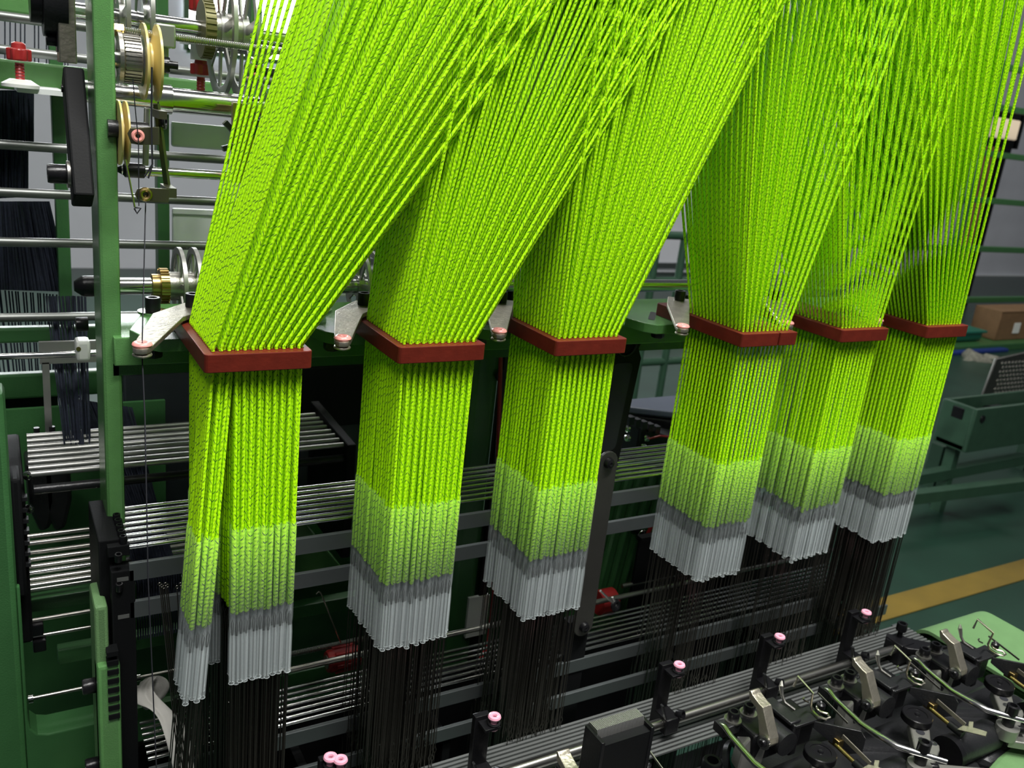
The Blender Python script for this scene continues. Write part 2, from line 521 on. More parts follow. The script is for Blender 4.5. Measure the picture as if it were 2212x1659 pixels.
MB().box((c.x - 0.03, YN, c.z - 0.18), (c.x + 0.05, YN + 0.3, c.z + 0.12)).build('latch', 'black', t)
for x in (a.x + 0.3, a.x + 6.5):
    MB().box((x - 0.12, YN + 0.4, FZ), (x + 0.12, YN + 0.7, b.z)).build('leg', 'olive', t)
a, b = at(2145, 775, Y=YN + 3.0), at(2235, 868, Y=YN + 3.0)
t = thing('perforated_panel', 'grey perforated metal panel standing behind the green trough', 'panel', (a.x, YN + 3, b.z))
MB().prism([(0.15, 0), (4.5, 0), (4.5, a.z - b.z + 0.4), (0.45, a.z - b.z)], (a.x - 0.3, YN + 3.0, b.z), (1, 0, 0), (0, 0, 1), 0.1).build('sheet', 'strap', t, bevel=0.03)
hl = MB()
for i in range(9):
    for j in range(12):
        hl.lathe([(0.075, 0), (0.075, 0.012), (0.045, 0.03)], (a.x + 0.55 + j * 0.2 + (i % 2) * 0.1, YN + 2.95, b.z + 0.35 + i * 0.15), (0, -1, 0), 6)
hl.build('perforation', 'brushed', t, kind='stuff')
# low rails and feet of the guard on the floor
t = thing('floor_guard', 'dark green low guard rail standing on the green floor', 'guard rail', (14, 8, FZ))
for (p0, p1) in (((1965, 1035), (2212, 990)), ((1960, 1075), (2212, 1045))):
    a = at(*p0, Z=FZ + 1.2)
    b = at(*p1, Z=FZ + 1.2)
    MB().beam(a, b, 0.3, 0.3).build('rail', 'olive', t)
for p0 in ((2010, 1050), (2205, 1010)):
    a = at(*p0, Z=FZ)
    MB().box((a.x - 0.2, a.y - 0.2, FZ), (a.x + 0.2, a.y + 0.2, FZ + 1.4)).build('post', 'olive', t)

# guard fence and wall fittings seen between boards 3 and 4
YF = 14.0
t = thing('guard_fence', 'green tubular guard fence seen in the gap beside the fourth board', 'fence', (at(1420, 700, Y=YF).x, YF, FZ))
zt = at(1440, 508, Y=YF).z
z2, z3 = at(1440, 607, Y=YF).z, at(1440, 780, Y=YF).z
xa, xb = at(1350, 600, Y=YF).x, at(1800, 600, Y=YF).x
for z in (zt, z2, z3):
    MB().cyl((xa - 3, YF, z), (xb + 4, YF, z), 0.11, 12).build('rail', 'olive', t)
for px in (1408, 1465, 1560, 1660, 1760):
    x = at(px, 600, Y=YF).x
    MB().cyl((x, YF, FZ), (x, YF, zt + 0.05), 0.11, 12).build('post', 'olive', t)
for i, (py, hh) in enumerate(((502, 0.25), (570, 0.3), (590, 0.2))):
    z = at(1440, py, Y=43.5).z
    struct('trim_%d' % (i + 4), MB().box((8, 43.7, z - hh), (44, 44.0, z)), 'bar', 'thin pipe line along the far wall')
for i, (px, lb) in enumerate(((1396, 'small dark wall cabinet seen left of the fence post'), (1440, 'small dark wall cabinet seen right of the fence post'))):
    a = at(px, 625, Y=42)
    t2 = thing('wall_cabinet', lb, 'cabinet', (a.x, 43, a.z))
    MB().box((a.x - 0.9, 42, a.z - 1.1), (a.x + 0.9, 44, a.z + 0.6)).build('body', 'black_paint', t2, bevel=0.05)
    dr = MB().box((a.x - 0.8, 41.93, a.z - 1.0), (a.x + 0.8, 42.0, a.z + 0.5)).build('door', 'darkblue', t2, bevel=0.03)
    MB().box((a.x + 0.5, 41.85, a.z - 0.4), (a.x + 0.6, 41.93, a.z)).build('handle', 'bar', dr)
c = at(1420, 815, Y=30)
t = thing('timber_pallet', 'flat wooden pallet lying on the floor behind the guard fence', 'pallet', (c.x, 30, FZ))
for k in range(3):
    MB().box((c.x - 7, 28 + k * 1.2, FZ + 0.6), (c.x + 7, 28.9 + k * 1.2, FZ + 0.85)).build('plank', 'ply', t)
for k in (-6, 0, 6):
    MB().box((c.x + k - 0.5, 28, FZ), (c.x + k + 0.5, 31.3, FZ + 0.6)).build('bearer', 'ply', t)
# ================================================================== comb boards and harness cords
NC, NR = 12, 31
DX, DY = 0.44 / (NC - 1), 0.55 / (NR - 1)
GX0, GX1, GY0, GY1, GH = 1.8, 5.02, -0.45, 1.2, 7.0      # lifting board far above the frame
PLACE = ['nearest the green post', 'second from the green post', 'third from the green post',
         'fourth from the green post', 'fifth from the green post', 'farthest from the green post']
SH = ['first', 'second', 'third', 'fourth', 'fifth', 'last']

def hole(b, i, j):
    st = 0.5 if j % 2 else 0.0
    return BX[b] + 0.05 + (i + st) * DX * 0.96, 0.055 + j * DY * 0.98

def filled(b, i, j):
    if i == 0 and j % 2 and b != 5:
        return False
    if b in (3, 4) and j % 2:
        return False
    if b == 3 and i >= 7:
        return j <= 2
    if b == 4 and i >= 3:
        return j <= 2 or i >= 11
    return True

def rounded(poly, r, n=4):
    out = []
    m = len(poly)
    for k in range(m):
        p, a, c = V(poly[k]), V(poly[k - 1]), V(poly[(k + 1) % m])
        d1, d2 = (a - p).normalized(), (c - p).normalized()
        s, e = p + d1 * r, p + d2 * r
        for t in range(n + 1):
            t = t / n
            q = s * (1 - t) ** 2 + p * (2 * t * (1 - t)) + e * t * t
            out.append((q.x, q.y))
    return out

BOARDS = []
for b in range(6):
    x = BX[b]
    xr = BW
    t = thing('comb_board', 'red-brown comb board, %s, holding neon green cords' % PLACE[b], 'comb board', (x, 0, -BT), 'red-brown comb boards in a row')
    if b == 3:
        seam = 0.36
        MB().prism(rounded([(x, 0), (x + seam - 0.004, 0), (x + seam - 0.004, BD), (x, BD)], 0.02), (0, 0, -BT / 2), (1, 0, 0), (0, 1, 0), BT).build('plate', 'red', t, bevel=0.004)
        MB().prism(rounded([(x + seam + 0.004, 0), (x + xr, 0), (x + xr, 0.36), (x + seam + 0.004, 0.36)], 0.012), (0, 0, -BT / 2), (1, 0, 0), (0, 1, 0), BT).build('end_piece', 'red', t, bevel=0.004)
    else:
        MB().prism(rounded([(x, 0), (x + xr, 0), (x + xr, BD), (x, BD)], 0.028), (0, 0, -BT / 2), (1, 0, 0), (0, 1, 0), BT).build('plate', 'red', t, bevel=0.004)
    rim = MB()
    for i in range(NC):
        for j in range(NR):
            if b == 3 and i > 7 and j > 9:
                continue
            hx, hy = hole(b, i, j)
            rim.lathe([(0.0135, 0.0), (0.0135, 0.0022), (0.0095, 0.0022), (0.0095, 0.0)], (hx, hy, 0), (0, 0, 1), 8)
    rim.build('hole_rim', 'red', t, kind='stuff')
    BOARDS.append(t)

def cord_paths(b, i, j, rnd):
    """upper end, hole, and lower path of one cord; z levels of its sleeve"""
    hx, hy = hole(b, i, j)
    fi = i / (NC - 1) + (0.5 / (NC - 1) if j % 2 else 0)
    fj = j / (NR - 1)
    gx = GX0 + (GX1 - GX0) * fi + rnd.gauss(0, 0.014)
    gy = GY0 + (GY1 - GY0) * fj + rnd.gauss(0, 0.014)
    if b == 0:                       # the outermost strands of the first fan stand apart
        gx += 0.26 * (1 - fi)
        if i == 0 and j >= 22:
            gx -= 0.085 * ((j - 20) / 2)
    top = V((gx, gy, GH))
    dz = rnd.gauss(0, 0.008)
    sx = rnd.gauss(0, 0.004)
    sy = rnd.gauss(0, 0.004)
    lean = V((0, 0, 0))
    if b == 0 and i <= 2 and j <= 12:
        k = 1.0
        lean = V((-0.085 * k, -0.035 * k, 0))
        dz -= 0.012
    return V((hx, hy, 0)), top, V((hx + sx, hy + sy, -1.2)) + lean, dz, lean

CR = 0.0093
def add_cord(mb, b, i, j, rnd, mi=0):
    h, top, low, dz, lean = cord_paths(b, i, j, rnd)
    hand = 1 if (i + j) % 2 else -1
    uo = rnd.random()
    per = 0.088 * rnd.uniform(0.92, 1.08)
    n = 6
    zt, zg = -0.98 + dz, -1.48 + dz
    xy = lambda z: V((h.x + (low.x - h.x) * (-z - 0.1) / 1.1, h.y + (low.y - h.y) * (-z - 0.1) / 1.1, z))
    mb.tube([top + (h + V((0, 0, 0.012)) - top) * (q / 20) for q in range(21)], CR, n, mi, per, False, hand, uo)
    mb.tube([h + V((0, 0, 0.012)), h - V((0, 0, 0.1)), xy(zt + 0.02), xy(zt - 0.02), xy(zg + 0.012), xy(zg)],
            [CR, CR, CR, 0.0142, 0.0142, CR * 0.5], n, mi, per, True, hand, uo)
    return h, xy, dz
def add_sleeve(mb, xy, dz, mi=0):
    mb.tube([xy(-0.975 + dz), xy(-1.56 + dz), xy(-1.605 + dz)], [0.0166, 0.0166, 0.0135], 8, mi, None, False)
    n0 = len(mb.f)
    mb.tube([xy(-1.605 + dz), xy(-1.66 + dz), xy(-1.915 + dz)], [0.0135, 0.0165, 0.0165], 8, mi, None, False)
    mb.torus(xy(-1.915 + dz), (0, 0, 1), 0.0155, 0.0022, 8, 4)
    for k in range(n0, len(mb.f)):
        mb.mi[k] = mi + 1
WR = 0.0033
def add_heddle(mb, xy, dz, rnd, mi=0):
    p = xy(-1.52 + dz)
    q = xy(-1.66 + dz)
    e = xy(-2.84 + dz * 2)
    bot = V((e.x, e.y, -4.4))
    sgn = rnd.choice((-1, 1))
    mb.tube([q, p + V((0.006, 0, -0.02)), p + V((0, 0, 0)), p + V((-0.006, 0, -0.02)), q], WR * 0.8, 4, mi, None, False)
    mb.tube([q, e + V((0, 0, 0.03))], WR, 4, mi, None, False)
    mb.tube([e + V((0, 0, 0.03)), e + V((0.008 * sgn, 0.004, 0)), e - V((0, 0, 0.03))], WR * 0.9, 4, mi, None, False)
    mb.tube([e + V((0, 0, 0.03)), e + V((-0.008 * sgn, -0.004, 0)), e - V((0, 0, 0.03))], WR * 0.9, 4, mi, None, False)
    mb.tube([e - V((0, 0, 0.03)), bot], WR, 4, mi, None, False)

# outer cords are things of their own: front row, left column, then the next ring
order = []
for ring in range(3):
    for b in range(6):
        for i in range(NC):
            for j in range(NR):
                if ((i == 0 and j % 2 == 0 or j == 0), (i == 0 or j == 1), (i == 1 and j % 2 == 0))[ring] and filled(b, i, j) and (b, i, j) not in order:
                    order.append((b, i, j))
single = set(order[:300])
mass = MB()
for b in range(6):
    for j in range(NR):
        for i in range(NC):
            if not filled(b, i, j):
                continue
            rnd = random.Random(b * 1000 + i * 40 + j)
            if (b, i, j) in single:
                m1 = MB()
                h, xy, dz = add_cord(m1, b, i, j, rnd)
                if j == 0:
                    lb = '%s neon cord from the left in the front row of the %s red board' % (ORD[i], SH[b])
                elif i == 0:
                    lb = '%s neon cord back along the left edge of the %s red board%s' % (ORD[j // 2], SH[b], ', inner line' if j % 2 else '')
                elif j == 1:
                    lb = '%s neon cord from the left in the second row of the %s red board' % (ORD[i], SH[b])
                else:
                    lb = '%s neon cord back in the second column of the %s red board' % (ORD[j // 2], SH[b])
                root = thing('harness_cord', lb, 'cord', (h.x, h.y, -1.91), 'neon green harness cords')
                m1.build('cord', 'cord', root, smooth=80)
                m2 = MB()
                add_sleeve(m2, xy, dz)
                m2.build('sleeve', ['sleeve_clear', 'sleeve'], root, smooth=80)
                m3 = MB()
                add_heddle(m3, xy, dz, rnd)
                m3.build('heddle_wire', 'wire', root, smooth=80)
            else:
                h, xy, dz = add_cord(mass, b, i, j, rnd, 0)
                if not (3 <= i <= 8 and 6 <= j <= NR - 5):
                    add_sleeve(mass, xy, dz, 1)
                add_heddle(mass, xy, dz, rnd, 3)
o = mass.build('harness_cord_mass', ['cord', 'sleeve_clear', 'sleeve', 'wire'], smooth=80)
o['kind'] = 'stuff'
tag(o, 'inner rows of neon green cords and wires behind the outer cords', 'cords')

# the lifting board above the frame and the spring rack below it hold the cord ends
t = thing('lifting_board', 'green perforated lifting board far above the fanned cords', 'board', (3.4, 0.4, GH))
MB().box((GX0 - 0.3, GY0 - 0.3, GH - 0.02), (GX1 + 0.4, GY1 + 0.3, GH + 0.06)).build('board', 'green_dark', t)
for x in (GX0 - 0.3, GX1 + 0.3):
    MB().box((x, GY0 - 0.3, GH + 0.06), (x + 0.1, GY1 + 0.3, GH + 0.3)).build('edge_rail', 'green_dark', t)
t = thing('spring_rack', 'black spring rack below the heddle wires', 'rack', (3, 0.3, -4.6))
MB().box((-0.4, -0.15, -4.62), (6.5, 0.8, -4.38)).build('rack_plate', 'black_paint', t)
MB().box((-0.4, 0.2, -8.4), (-0.2, 0.5, -4.62)).build('foot', 'black_paint', t)
MB().box((6.3, 0.2, -8.4), (6.5, 0.5, -4.62)).build('foot', 'black_paint', t)

# ================================================================== thread guide brackets on the boards
def bracket(b, bolt, bend, eye, label, wid=0.17):
    bolt, bend, eye = V(bolt), V(bend), V(eye)
    t = thing('thread_guide', label, 'thread guide', tuple(bolt), 'thread guides with pink eyelets')
    d1 = (bend - bolt)
    d2 = (eye - bend)
    s1 = V((-d1.y, d1.x, 0)).normalized()
    s2 = V((-d2.y, d2.x, 0)).normalized()
    mb = MB()
    th = V((0, 0, 0.013))
    back = bolt - d1.normalized() * 0.10
    secs = [(back, s1, wid * 0.5), (bolt, s1, wid * 0.5), (bend, (s1 + s2).normalized(), wid * 0.48), (eye - d2.normalized() * 0.0, s2, wid * 0.26), (eye + d2.normalized() * 0.035, s2, wid * 0.2), (eye + d2.normalized() * 0.05, s2, wid * 0.08)]
    n0 = len(mb.v)
    for (p, s, w_) in secs:
        for q in (p - s * w_ - th, p + s * w_ - th, p + s * w_ + th, p - s * w_ + th):
            mb.v.append(q)
    for k in range(len(secs) - 1):
        for e in range(4):
            e2 = (e + 1) % 4
            mb.face([n0 + 4 * k + e, n0 + 4 * k + e2, n0 + 4 * k + 4 + e2, n0 + 4 * k + 4 + e])
    mb.face([n0, n0 + 1, n0 + 2, n0 + 3])
    k = n0 + 4 * (len(secs) - 1)
    mb.face([k + 3, k + 2, k + 1, k])
    mb.build('strip', 'zinc', t, bevel=0.003)
    e = MB()
    e.torus(eye + V((0, 0, 0.02)), (0, 0, 1), 0.031, 0.016, 24, 10, 0.9)
    e.lathe([(0.030, -0.04), (0.030, 0.02), (0.019, 0.02), (0.019, -0.04)], eye, (0, 0, 1), 20, closed=True)
    eo = e.build('eyelet', 'pink', t)
    MB().torus(eye - V((0, 0, 0.03)), (0, 0, 1), 0.037, 0.009, 20, 8).build('eyelet_clip', 'zinc', eo)
    cap_screw(bolt + V((0, 0, 0.013)), (0, 0, 1), 0.041, 0.075, t)
    return t
ZB = 0.03
for b in range(6):
    x = BX[b]
    if b <= 1:
        bl, bd_, ey = (x + 0.10, 0.80, ZB), (x - 0.06, 0.62, ZB), (x - 0.25, 0.185, -0.01)
    elif b == 2:
        bl, bd_, ey = (x + 0.07, 0.82, ZB), (x - 0.05, 0.62, ZB), (x - 0.26, 0.235, -0.01)
    else:
        bl, bd_, ey = (x + 0.12, 0.82, ZB), (x - 0.02, 0.66, ZB), (x - 0.35, 0.215, -0.01)
    bracket(b, bl, bd_, ey, 'bent steel thread guide with pink eyelet left of the %s red board' % SH[b])

# mounting tabs and rail
rail = MB().box((-0.29, 0.95, -0.33), (6.6, 1.5, -0.165))
t = thing('support_rail', 'green painted support rail running behind the comb boards', 'rail', (-0.29, 1.2, -0.33))
rail.build('rail_bar', 'green', t, bevel=0.008)
MB().box((-0.29, 1.0, -0.40), (6.6, 1.06, -0.33)).build('rail_lip', 'green_dark', t)
for b in range(6):
    x = BX[b]
    x0 = x - 0.30 if b >= 3 else x - 0.19
    t = thing('mounting_tab', 'green slotted mounting tab under the back of the %s red board' % SH[b], 'mounting tab', (x, 1.0, -0.165), 'green mounting tabs on the rail')
    MB().prism([(x0 + 0.02, 0.70), (x0 + 0.09, 0.63), (x + 0.62, 0.63), (x + 0.62, 1.45), (x0 + (0.15 if b < 3 else 0.1), 1.45), (x0 - 0.03, 0.86)], (0, 0, -0.129), (1, 0, 0), (0, 1, 0), 0.07).build('tab', 'green', t, bevel=0.006)
    MB().prism(rounded([(x0 + 0.13, 0.80), (x0 + 0.16, 0.76), (x0 + 0.36, 0.98), (x0 + 0.33, 1.02)], 0.02), (0, 0, -0.0935), (1, 0, 0), (0, 1, 0), 0.003).build('slot', 'black', t)
    bx, by = (x - 0.045, 1.22) if b < 3 else (x + 0.5, 1.2)
    MB().lathe([(0.085, 0), (0.085, 0.014), (0.03, 0.014)], (bx, by, -0.093), (0, 0, 1), 24).build('washer', 'steel', t)
    cap_screw((bx, by, -0.079), (0, 0, 1), 0.043, 0.08, t)
    MB().lathe([(0.042, -0.05), (0.05, -0.04), (0.05, 0), (0.02, 0)], (x - 0.12, 0.72, -0.164), (0, 0, 1), 6).build('nut', 'black', t)

# black thread down through the first guide
th = MB()
ey = V((BX[0] - 0.25, 0.185, 0.0))
e1 = at(315, 424, Y=0.9)
th.tube([e1, ey, V((ey.x, ey.y, -0.08)), at(313, 900, Y=0.02), at(320, 1250, Y=-0.05), at(338, 1659, Y=-0.1), at(341, 1790, Y=-0.1)], 0.0035, 5)
tag(th.build('thread', 'thread'), 'thin black thread hanging through the pink eyelet nearest the green post', 'thread')

# ================================================================== green post and left frame
xl, xr_ = -0.345, -0.243
t = thing('machine_post', 'upright green square post at the left end of the loom', 'post', (xl, 1.0, -2.2))
MB().box((xl, 1.0, -2.2), (xr_, 1.36, 3.2)).build('post_tube', 'green', t, bevel=0.018)
c = at(190, 700, X=xl)
cap_screw((xl, c.y, c.z), (-1, 0, 0), 0.045, 0.07, t)
c = at(178, 1405, X=xl)
cap_screw((xl, 1.06, -2.0), (-1, 0, 0), 0.045, 0.06, t)
# lower casting in front of the post
t = thing('side_casting', 'green cast side bracket carrying the black comb holder', 'casting', (-0.3, 0.9, -4.4))
YQ = 0.58
z0 = at(215, 1312, Y=YQ).z
xa, xb = at(210, 1500, Y=YQ).x, at(262, 1600, Y=YQ).x
MB().box((xa, YQ, -4.4), (xb - 0.05, YQ + 0.3, z0)).build('casting_body', 'green_light', t, bevel=0.02)
zc = at(225, 1440, Y=YQ - 0.05).z
MB().box((xa, YQ - 0.05, -4.4), (xb, YQ + 0.1, zc)).build('casting_rib', 'green', t, bevel=0.02)
for py in (1402, 1530):
    c = at(192, py, X=xa)
    cap_screw((xa, YQ + 0.08, c.z), (-1, 0, 0), 0.045, 0.07, t)
# left side frame with rounded opening
YL = 1.35
t = thing('loom_stand', 'dark green side frame with rounded opening at the lower left corner', 'frame', (-0.9, YL, -4.6))
MB().box((-1.25, YL, -8.4), (-0.825, YL + 0.25, -0.58)).build('left_pillar', 'green_dark', t, bevel=0.04)
MB().box((-0.83, YL + 0.05, -1.95), (-0.77, YL + 0.3, -1.15)).build('pillar_block', 'black_paint', t, bevel=0.02)
zb = at(120, 1585, Y=YL).z
MB().prism([(-0.83, -4.6), (-0.3, -4.6), (-0.3, zb), (-0.70, zb), (-0.76, zb + 0.02), (-0.80, zb + 0.07), (-0.81, zb + 0.15), (-0.81, -1.85), (-0.83, -1.85)], (0, YL + 0.12, 0), (1, 0, 0), (0, 0, 1), 0.22).build('opening_rim', 'green_dark', t, bevel=0.02)
MB().box((-1.25, 2.95, -4.6), (0.3, 2.99, -1.25)).build('dark_backdrop', 'green_dark', t)  # raised as a dark backing that covers the brightly lit floor
MB().box((-0.7, YL - 0.3, -4.6), (-0.45, YL + 0.0, zb - 0.32)).build('front_foot', 'green', t, bevel=0.04)
# cross rods behind the opening
for i, (p0, p1, lb) in enumerate((((40, 1280), (200, 1252), 'thin steel cross rod behind the side frame, topmost of five'),
                                  ((60, 1341), (185, 1322), 'thin steel cross rod with black stop, second of five down'),
                                  ((66, 1376), (185, 1356), 'thin steel cross rod with black stop, third of five down'),
                                  ((68, 1507), (192, 1485), 'long steel cross rod low behind the side frame, fourth of five'),
                                  ((300, 1463), (372, 1450), 'thin steel cross rod right of the black holder, with rag on it'))):
    a, b = at(*p0, Y=1.75), at(*p1, Y=1.75)
    t2 = thing('cross_rod', lb, 'rod', (a.x, 1.75, a.z))
    zc = (a.z + b.z) / 2
    MB().cyl((a.x, 1.75, zc), ((b.x if i < 4 else a.x + 0.3) + 0.25, 1.75, zc), 0.014, 10).build('rod_body', 'rod', t2)
    MB().cyl((a.x - 0.02, 1.75, zc), (a.x + 0.01, 1.75, zc), 0.03, 14).build('end_collar', 'steel', t2)
    if i in (1, 2):
        MB().box((a.x + 0.01, 1.70, zc - 0.10), (a.x + 0.09, 1.80, zc - 0.01)).build('stop_block', 'black', t2, bevel=0.01)
tag(MB().beam((-0.8, 1.9, -2.28), (0.6, 1.9, -2.28), 0.12, 0.10).build('cross_beam', 'green_dark', bevel=0.01), 'green flat cross beam low behind the side frame', 'beam')
# ================================================================== heddle guide grids
# grid 1: seven guide rods and two flat bars behind the sleeves, black comb holder at the left end
t = thing('guide_grid', 'upper heddle guide grid of shiny rods with black comb holder at left', 'guide grid', (-0.2, 0.7, -4.4))
hx0, hx1 = at(222, 1300, Y=0.66).x, at(290, 1300, Y=0.66).x
ztop = -1.30
ys = [0.66 + 0.072 * k for k in range(8)]
MB().box((hx0 + 0.04, 0.60, -4.4), (hx1, 0.72, -1.42)).build('holder_front', 'black_paint', t, bevel=0.008)
MB().box((hx0 - 0.01, 0.70, -2.4), (hx0 + 0.10, 1.25, -1.27)).build('holder_side', 'black_paint', t, bevel=0.008)
for k, y in enumerate(ys):
    MB().cyl((hx1 - 0.06, y, ztop - 0.01), (6.6, y, ztop - 0.01), 0.013, 10).build('rod', 'steel', t)
    MB().box((hx0 + 0.03, y - 0.02, ztop - 0.05), (hx1 - 0.02, y + 0.03, ztop + 0.015)).build('tooth', 'black_paint', t, bevel=0.005)
    if k < 7:
        cap_screw((hx0 + 0.115, y + 0.01, ztop + 0.012), (0, 0, 1), 0.021, 0.05, t, 'screw')
for (za, zb2) in ((-1.385, -1.495), (-1.63, -1.735)):
    MB().box((hx1 - 0.03, 0.60, zb2), (6.6, 0.63, za)).build('flat_bar', 'bar', t, bevel=0.003)
    MB().box((hx1 - 0.095, 0.598, zb2 + 0.01), (hx1 - 0.035, 0.601, zb2 + 0.035)).build('plate_mark', 'alu', t)
    cap_screw((hx1 - 0.085, 0.60, za + 0.09 if za < -1.5 else za + 0.03), (0, -0.2, 1), 0.02, 0.05, t, 'screw')
for k in range(8):
    z = -1.88 - k * 0.06
    MB().box((hx0 + 0.0, 0.52, z - 0.03), (hx0 + 0.06, 0.60, z)).build('side_tooth', 'black_paint', t)
# dark ribbed guide plates seen between the flat bars
rb = MB()
for k in range(60):
    x = hx1 + 0.02 + k * 0.014
    rb.box((x, 0.70, -1.95), (x + 0.007, 0.72, -1.5))
rb.build('lamella_set', 'navy', t, kind='stuff')

# grid 2: lower guide rods
t = thing('guide_grid', 'lower heddle guide grid of bright rods crossing behind the dark wires', 'guide grid', (-0.2, 0.7, -4.4))
for k in range(7):
    y = 0.56 + 0.058 * k
    MB().cyl((-0.2, y, -2.70), (6.6, y, -2.70), 0.012, 10).build('rod', 'steel', t)
MB().box((-0.2, 0.52, -2.86), (6.6, 0.55, -2.75)).build('flat_bar', 'bar', t, bevel=0.003)
MB().box((-0.2, 0.42, -3.07), (6.6, 0.45, -2.965)).build('flat_bar', 'bar', t, bevel=0.003)
MB().box((-0.2, 1.0, -4.4), (6.6, 1.05, -2.95)).build('rear_plate', 'black_paint', t)
MB().cyl((0.3, 1.02, -2.63), (6.6, 1.02, -2.63), 0.022, 12).build('edge_rod', 'rod', t)
for k in range(6):
    x = [-0.15, 0.78, 1.8, 2.75, 4.1, 5.15][k]
    MB().box((x - 0.03, 0.46, -4.4), (x + 0.03, 0.95, -3.1)).build('web_plate', 'black_paint', t)

# pale slat grid under the front rod
t = thing('slat_grid', 'pale grey slat grid below the front rod around the wire ends', 'slat grid', (2, -0.2, -4.4))
for k in range(15):
    y = -0.44 + k * 0.036
    MB().box((-0.4, y, -2.93), (6.35, y + 0.02, -2.915)).build('slat', 'slat', t)
MB().box((-0.4, -0.47, -3.1), (-0.3, 0.12, -2.93)).build('end_bar', 'bar', t)
MB().box((6.25, -0.47, -3.1), (6.35, 0.12, -2.93)).build('end_bar', 'bar', t)

# dark steel strap plate and black slotted arm between board 3 and 4
a, b = at(1313, 998, Y=0.50), at(1258, 1352, Y=0.50)
ax = (a.x + b.x) / 2
t = thing('strap_plate', 'dark steel strap with rounded ends and two bolts between boards three and four', 'strap', (ax, 0.5, b.z - 0.1))
w2 = 0.085
pts = [(w2 * math.cos(k * math.pi / 8), a.z + w2 * math.sin(k * math.pi / 8)) for k in range(9)] + \
      [(-w2 * math.cos(k * math.pi / 8), b.z - w2 * math.sin(k * math.pi / 8)) for k in range(9)]
MB().prism(pts, (ax, 0.5, 0), (1, 0, 0), (0, 0, 1), 0.025).build('strap', 'strap', t, bevel=0.004)
for z in (a.z, b.z):
    MB().lathe([(0.042, 0), (0.042, 0.012), (0.034, 0.03), (0.015, 0.038), (0.0005, 0.03)], (ax, 0.487, z), (0, -1, 0), 20).build('bolt', 'black', t)
MB().box((ax - 0.11, 0.53, -4.4), (ax + 0.09, 0.62, b.z + 0.03)).build('lower_leg', 'black_paint', t, bevel=0.01)
t = thing('slotted_arm', 'black arm with long slot standing behind the third and fourth boards', 'arm', (3.2, 1.0, -1.3))
c0, c1 = at(1300, 720, Y=1.0), at(1340, 985, Y=1.0)
prof = [(0.06, -1.35), (0.34, -1.35), (0.41, -0.45), (0.37, -0.37), (0.41, -0.28), (0.42, -0.24), (0.36, -0.19), (0.05, -0.19)]
MB().prism([(c0.x - 0.02 + x, z) for (x, z) in prof], (0, 1.0, 0), (1, 0, 0), (0, 0, 1), 0.07).build('arm_plate', 'black_paint', t, bevel=0.01)
MB().prism(rounded([(c0.x + 0.10, -1.2), (c0.x + 0.26, -1.2), (c0.x + 0.31, -0.48), (c0.x + 0.12, -0.48)], 0.05), (0, 0.962, 0), (1, 0, 0), (0, 0, 1), 0.006).build('slot', 'thread', t)
MB().torus((c0.x + 0.22, 0.96, -0.33), (0, 1, 0), 0.09, 0.01, 24, 8).build('boss_ring', 'black', t)

# green column between boards 2 and 3
a, b = at(1012, 900, Y=1.6), at(1086, 900, Y=1.6)
t = thing('machine_column', 'thick dark green column behind the second and third boards', 'column', ((a.x + b.x) / 2, 1.7, -8.4))
MB().box((a.x, 1.6, -8.4), (b.x - 0.06, 2.0, 0.4)).build('column_body', 'green_dark', t, bevel=0.06)
MB().box((b.x - 0.05, 1.58, -8.4), (b.x + 0.03, 1.66, 0.0)).build('cable_slot', 'black', t)
c = at(1083, 812, Y=1.57)
MB().lathe([(0.05, 0), (0.05, 0.02), (0.01, 0.02)], (c.x, 1.58, c.z), (0, -1, 0)).build('hole', 'thread', t)
a, b = at(1013, 1292, Y=1.58), at(1047, 1368, Y=1.58)
MB().box((a.x, 1.57, b.z), (b.x, 1.6, a.z)).build('white_label', 'white', t)
c0, c1 = at(1078, 900, Y=1.5), at(1062, 1330, Y=1.5)
tag(MB().tube([at(1086, 600, Y=1.5), at(1082, 760, Y=1.5), c0, at(1072, 1100, Y=1.5), c1, at(1050, 1400, Y=1.4), at(1030, 1440, Y=1.2)], 0.017, 8).build('cable', 'cable'), 'dark red cable running down beside the green column', 'cable')

# black switch block with screws, slate cover and red lead seen between boards 3 and 4
YS = 2.3
c = at(1400, 960, Y=YS)
t = thing('terminal_block', 'black terminal block with shiny screws under the slate cover', 'terminal block', (c.x, YS, c.z - 0.3))
MB().prism([(-0.35, -0.35), (0.75, -0.35), (0.75, -0.05), (0.3, 0.08), (-0.3, 0.3), (-0.35, 0.3)], (c.x, YS, c.z), (1, 0, 0), (0, 0, 1), 0.5).build('housing', 'black', t, bevel=0.02)
for (px, py) in ((1357, 928), (1357, 948), (1398, 948), (1391, 966)):
    q = at(px, py, Y=YS - 0.27)
    MB().lathe([(0.035, 0), (0.035, 0.02), (0.02, 0.035), (0.0005, 0.03)], (q.x, YS - 0.25, q.z), (0, -1, 0.5), 12).build('screw', 'steel', t)
for k in range(5):
    q = at(1365 + k * 14, 912 + k * 5, Y=YS - 0.27)
    MB().box((q.x - 0.03, YS - 0.27, q.z - 0.03), (q.x + 0.03, YS - 0.2, q.z + 0.05)).build('rib', 'gunmetal', t)
tag(MB().tube([at(1402, 948, Y=YS - 0.3), at(1425, 942, Y=YS - 0.35), at(1460, 945, Y=YS - 0.3)], 0.012, 8).build('lead', 'cable'), 'short red lead clipped to the black terminal block', 'cable')
c = at(1410, 890, Y=YS + 0.5)
t = thing('machine_cover', 'slate blue flat cover on a green base behind the fourth board', 'cover', (c.x, YS + 0.6, c.z - 0.3))
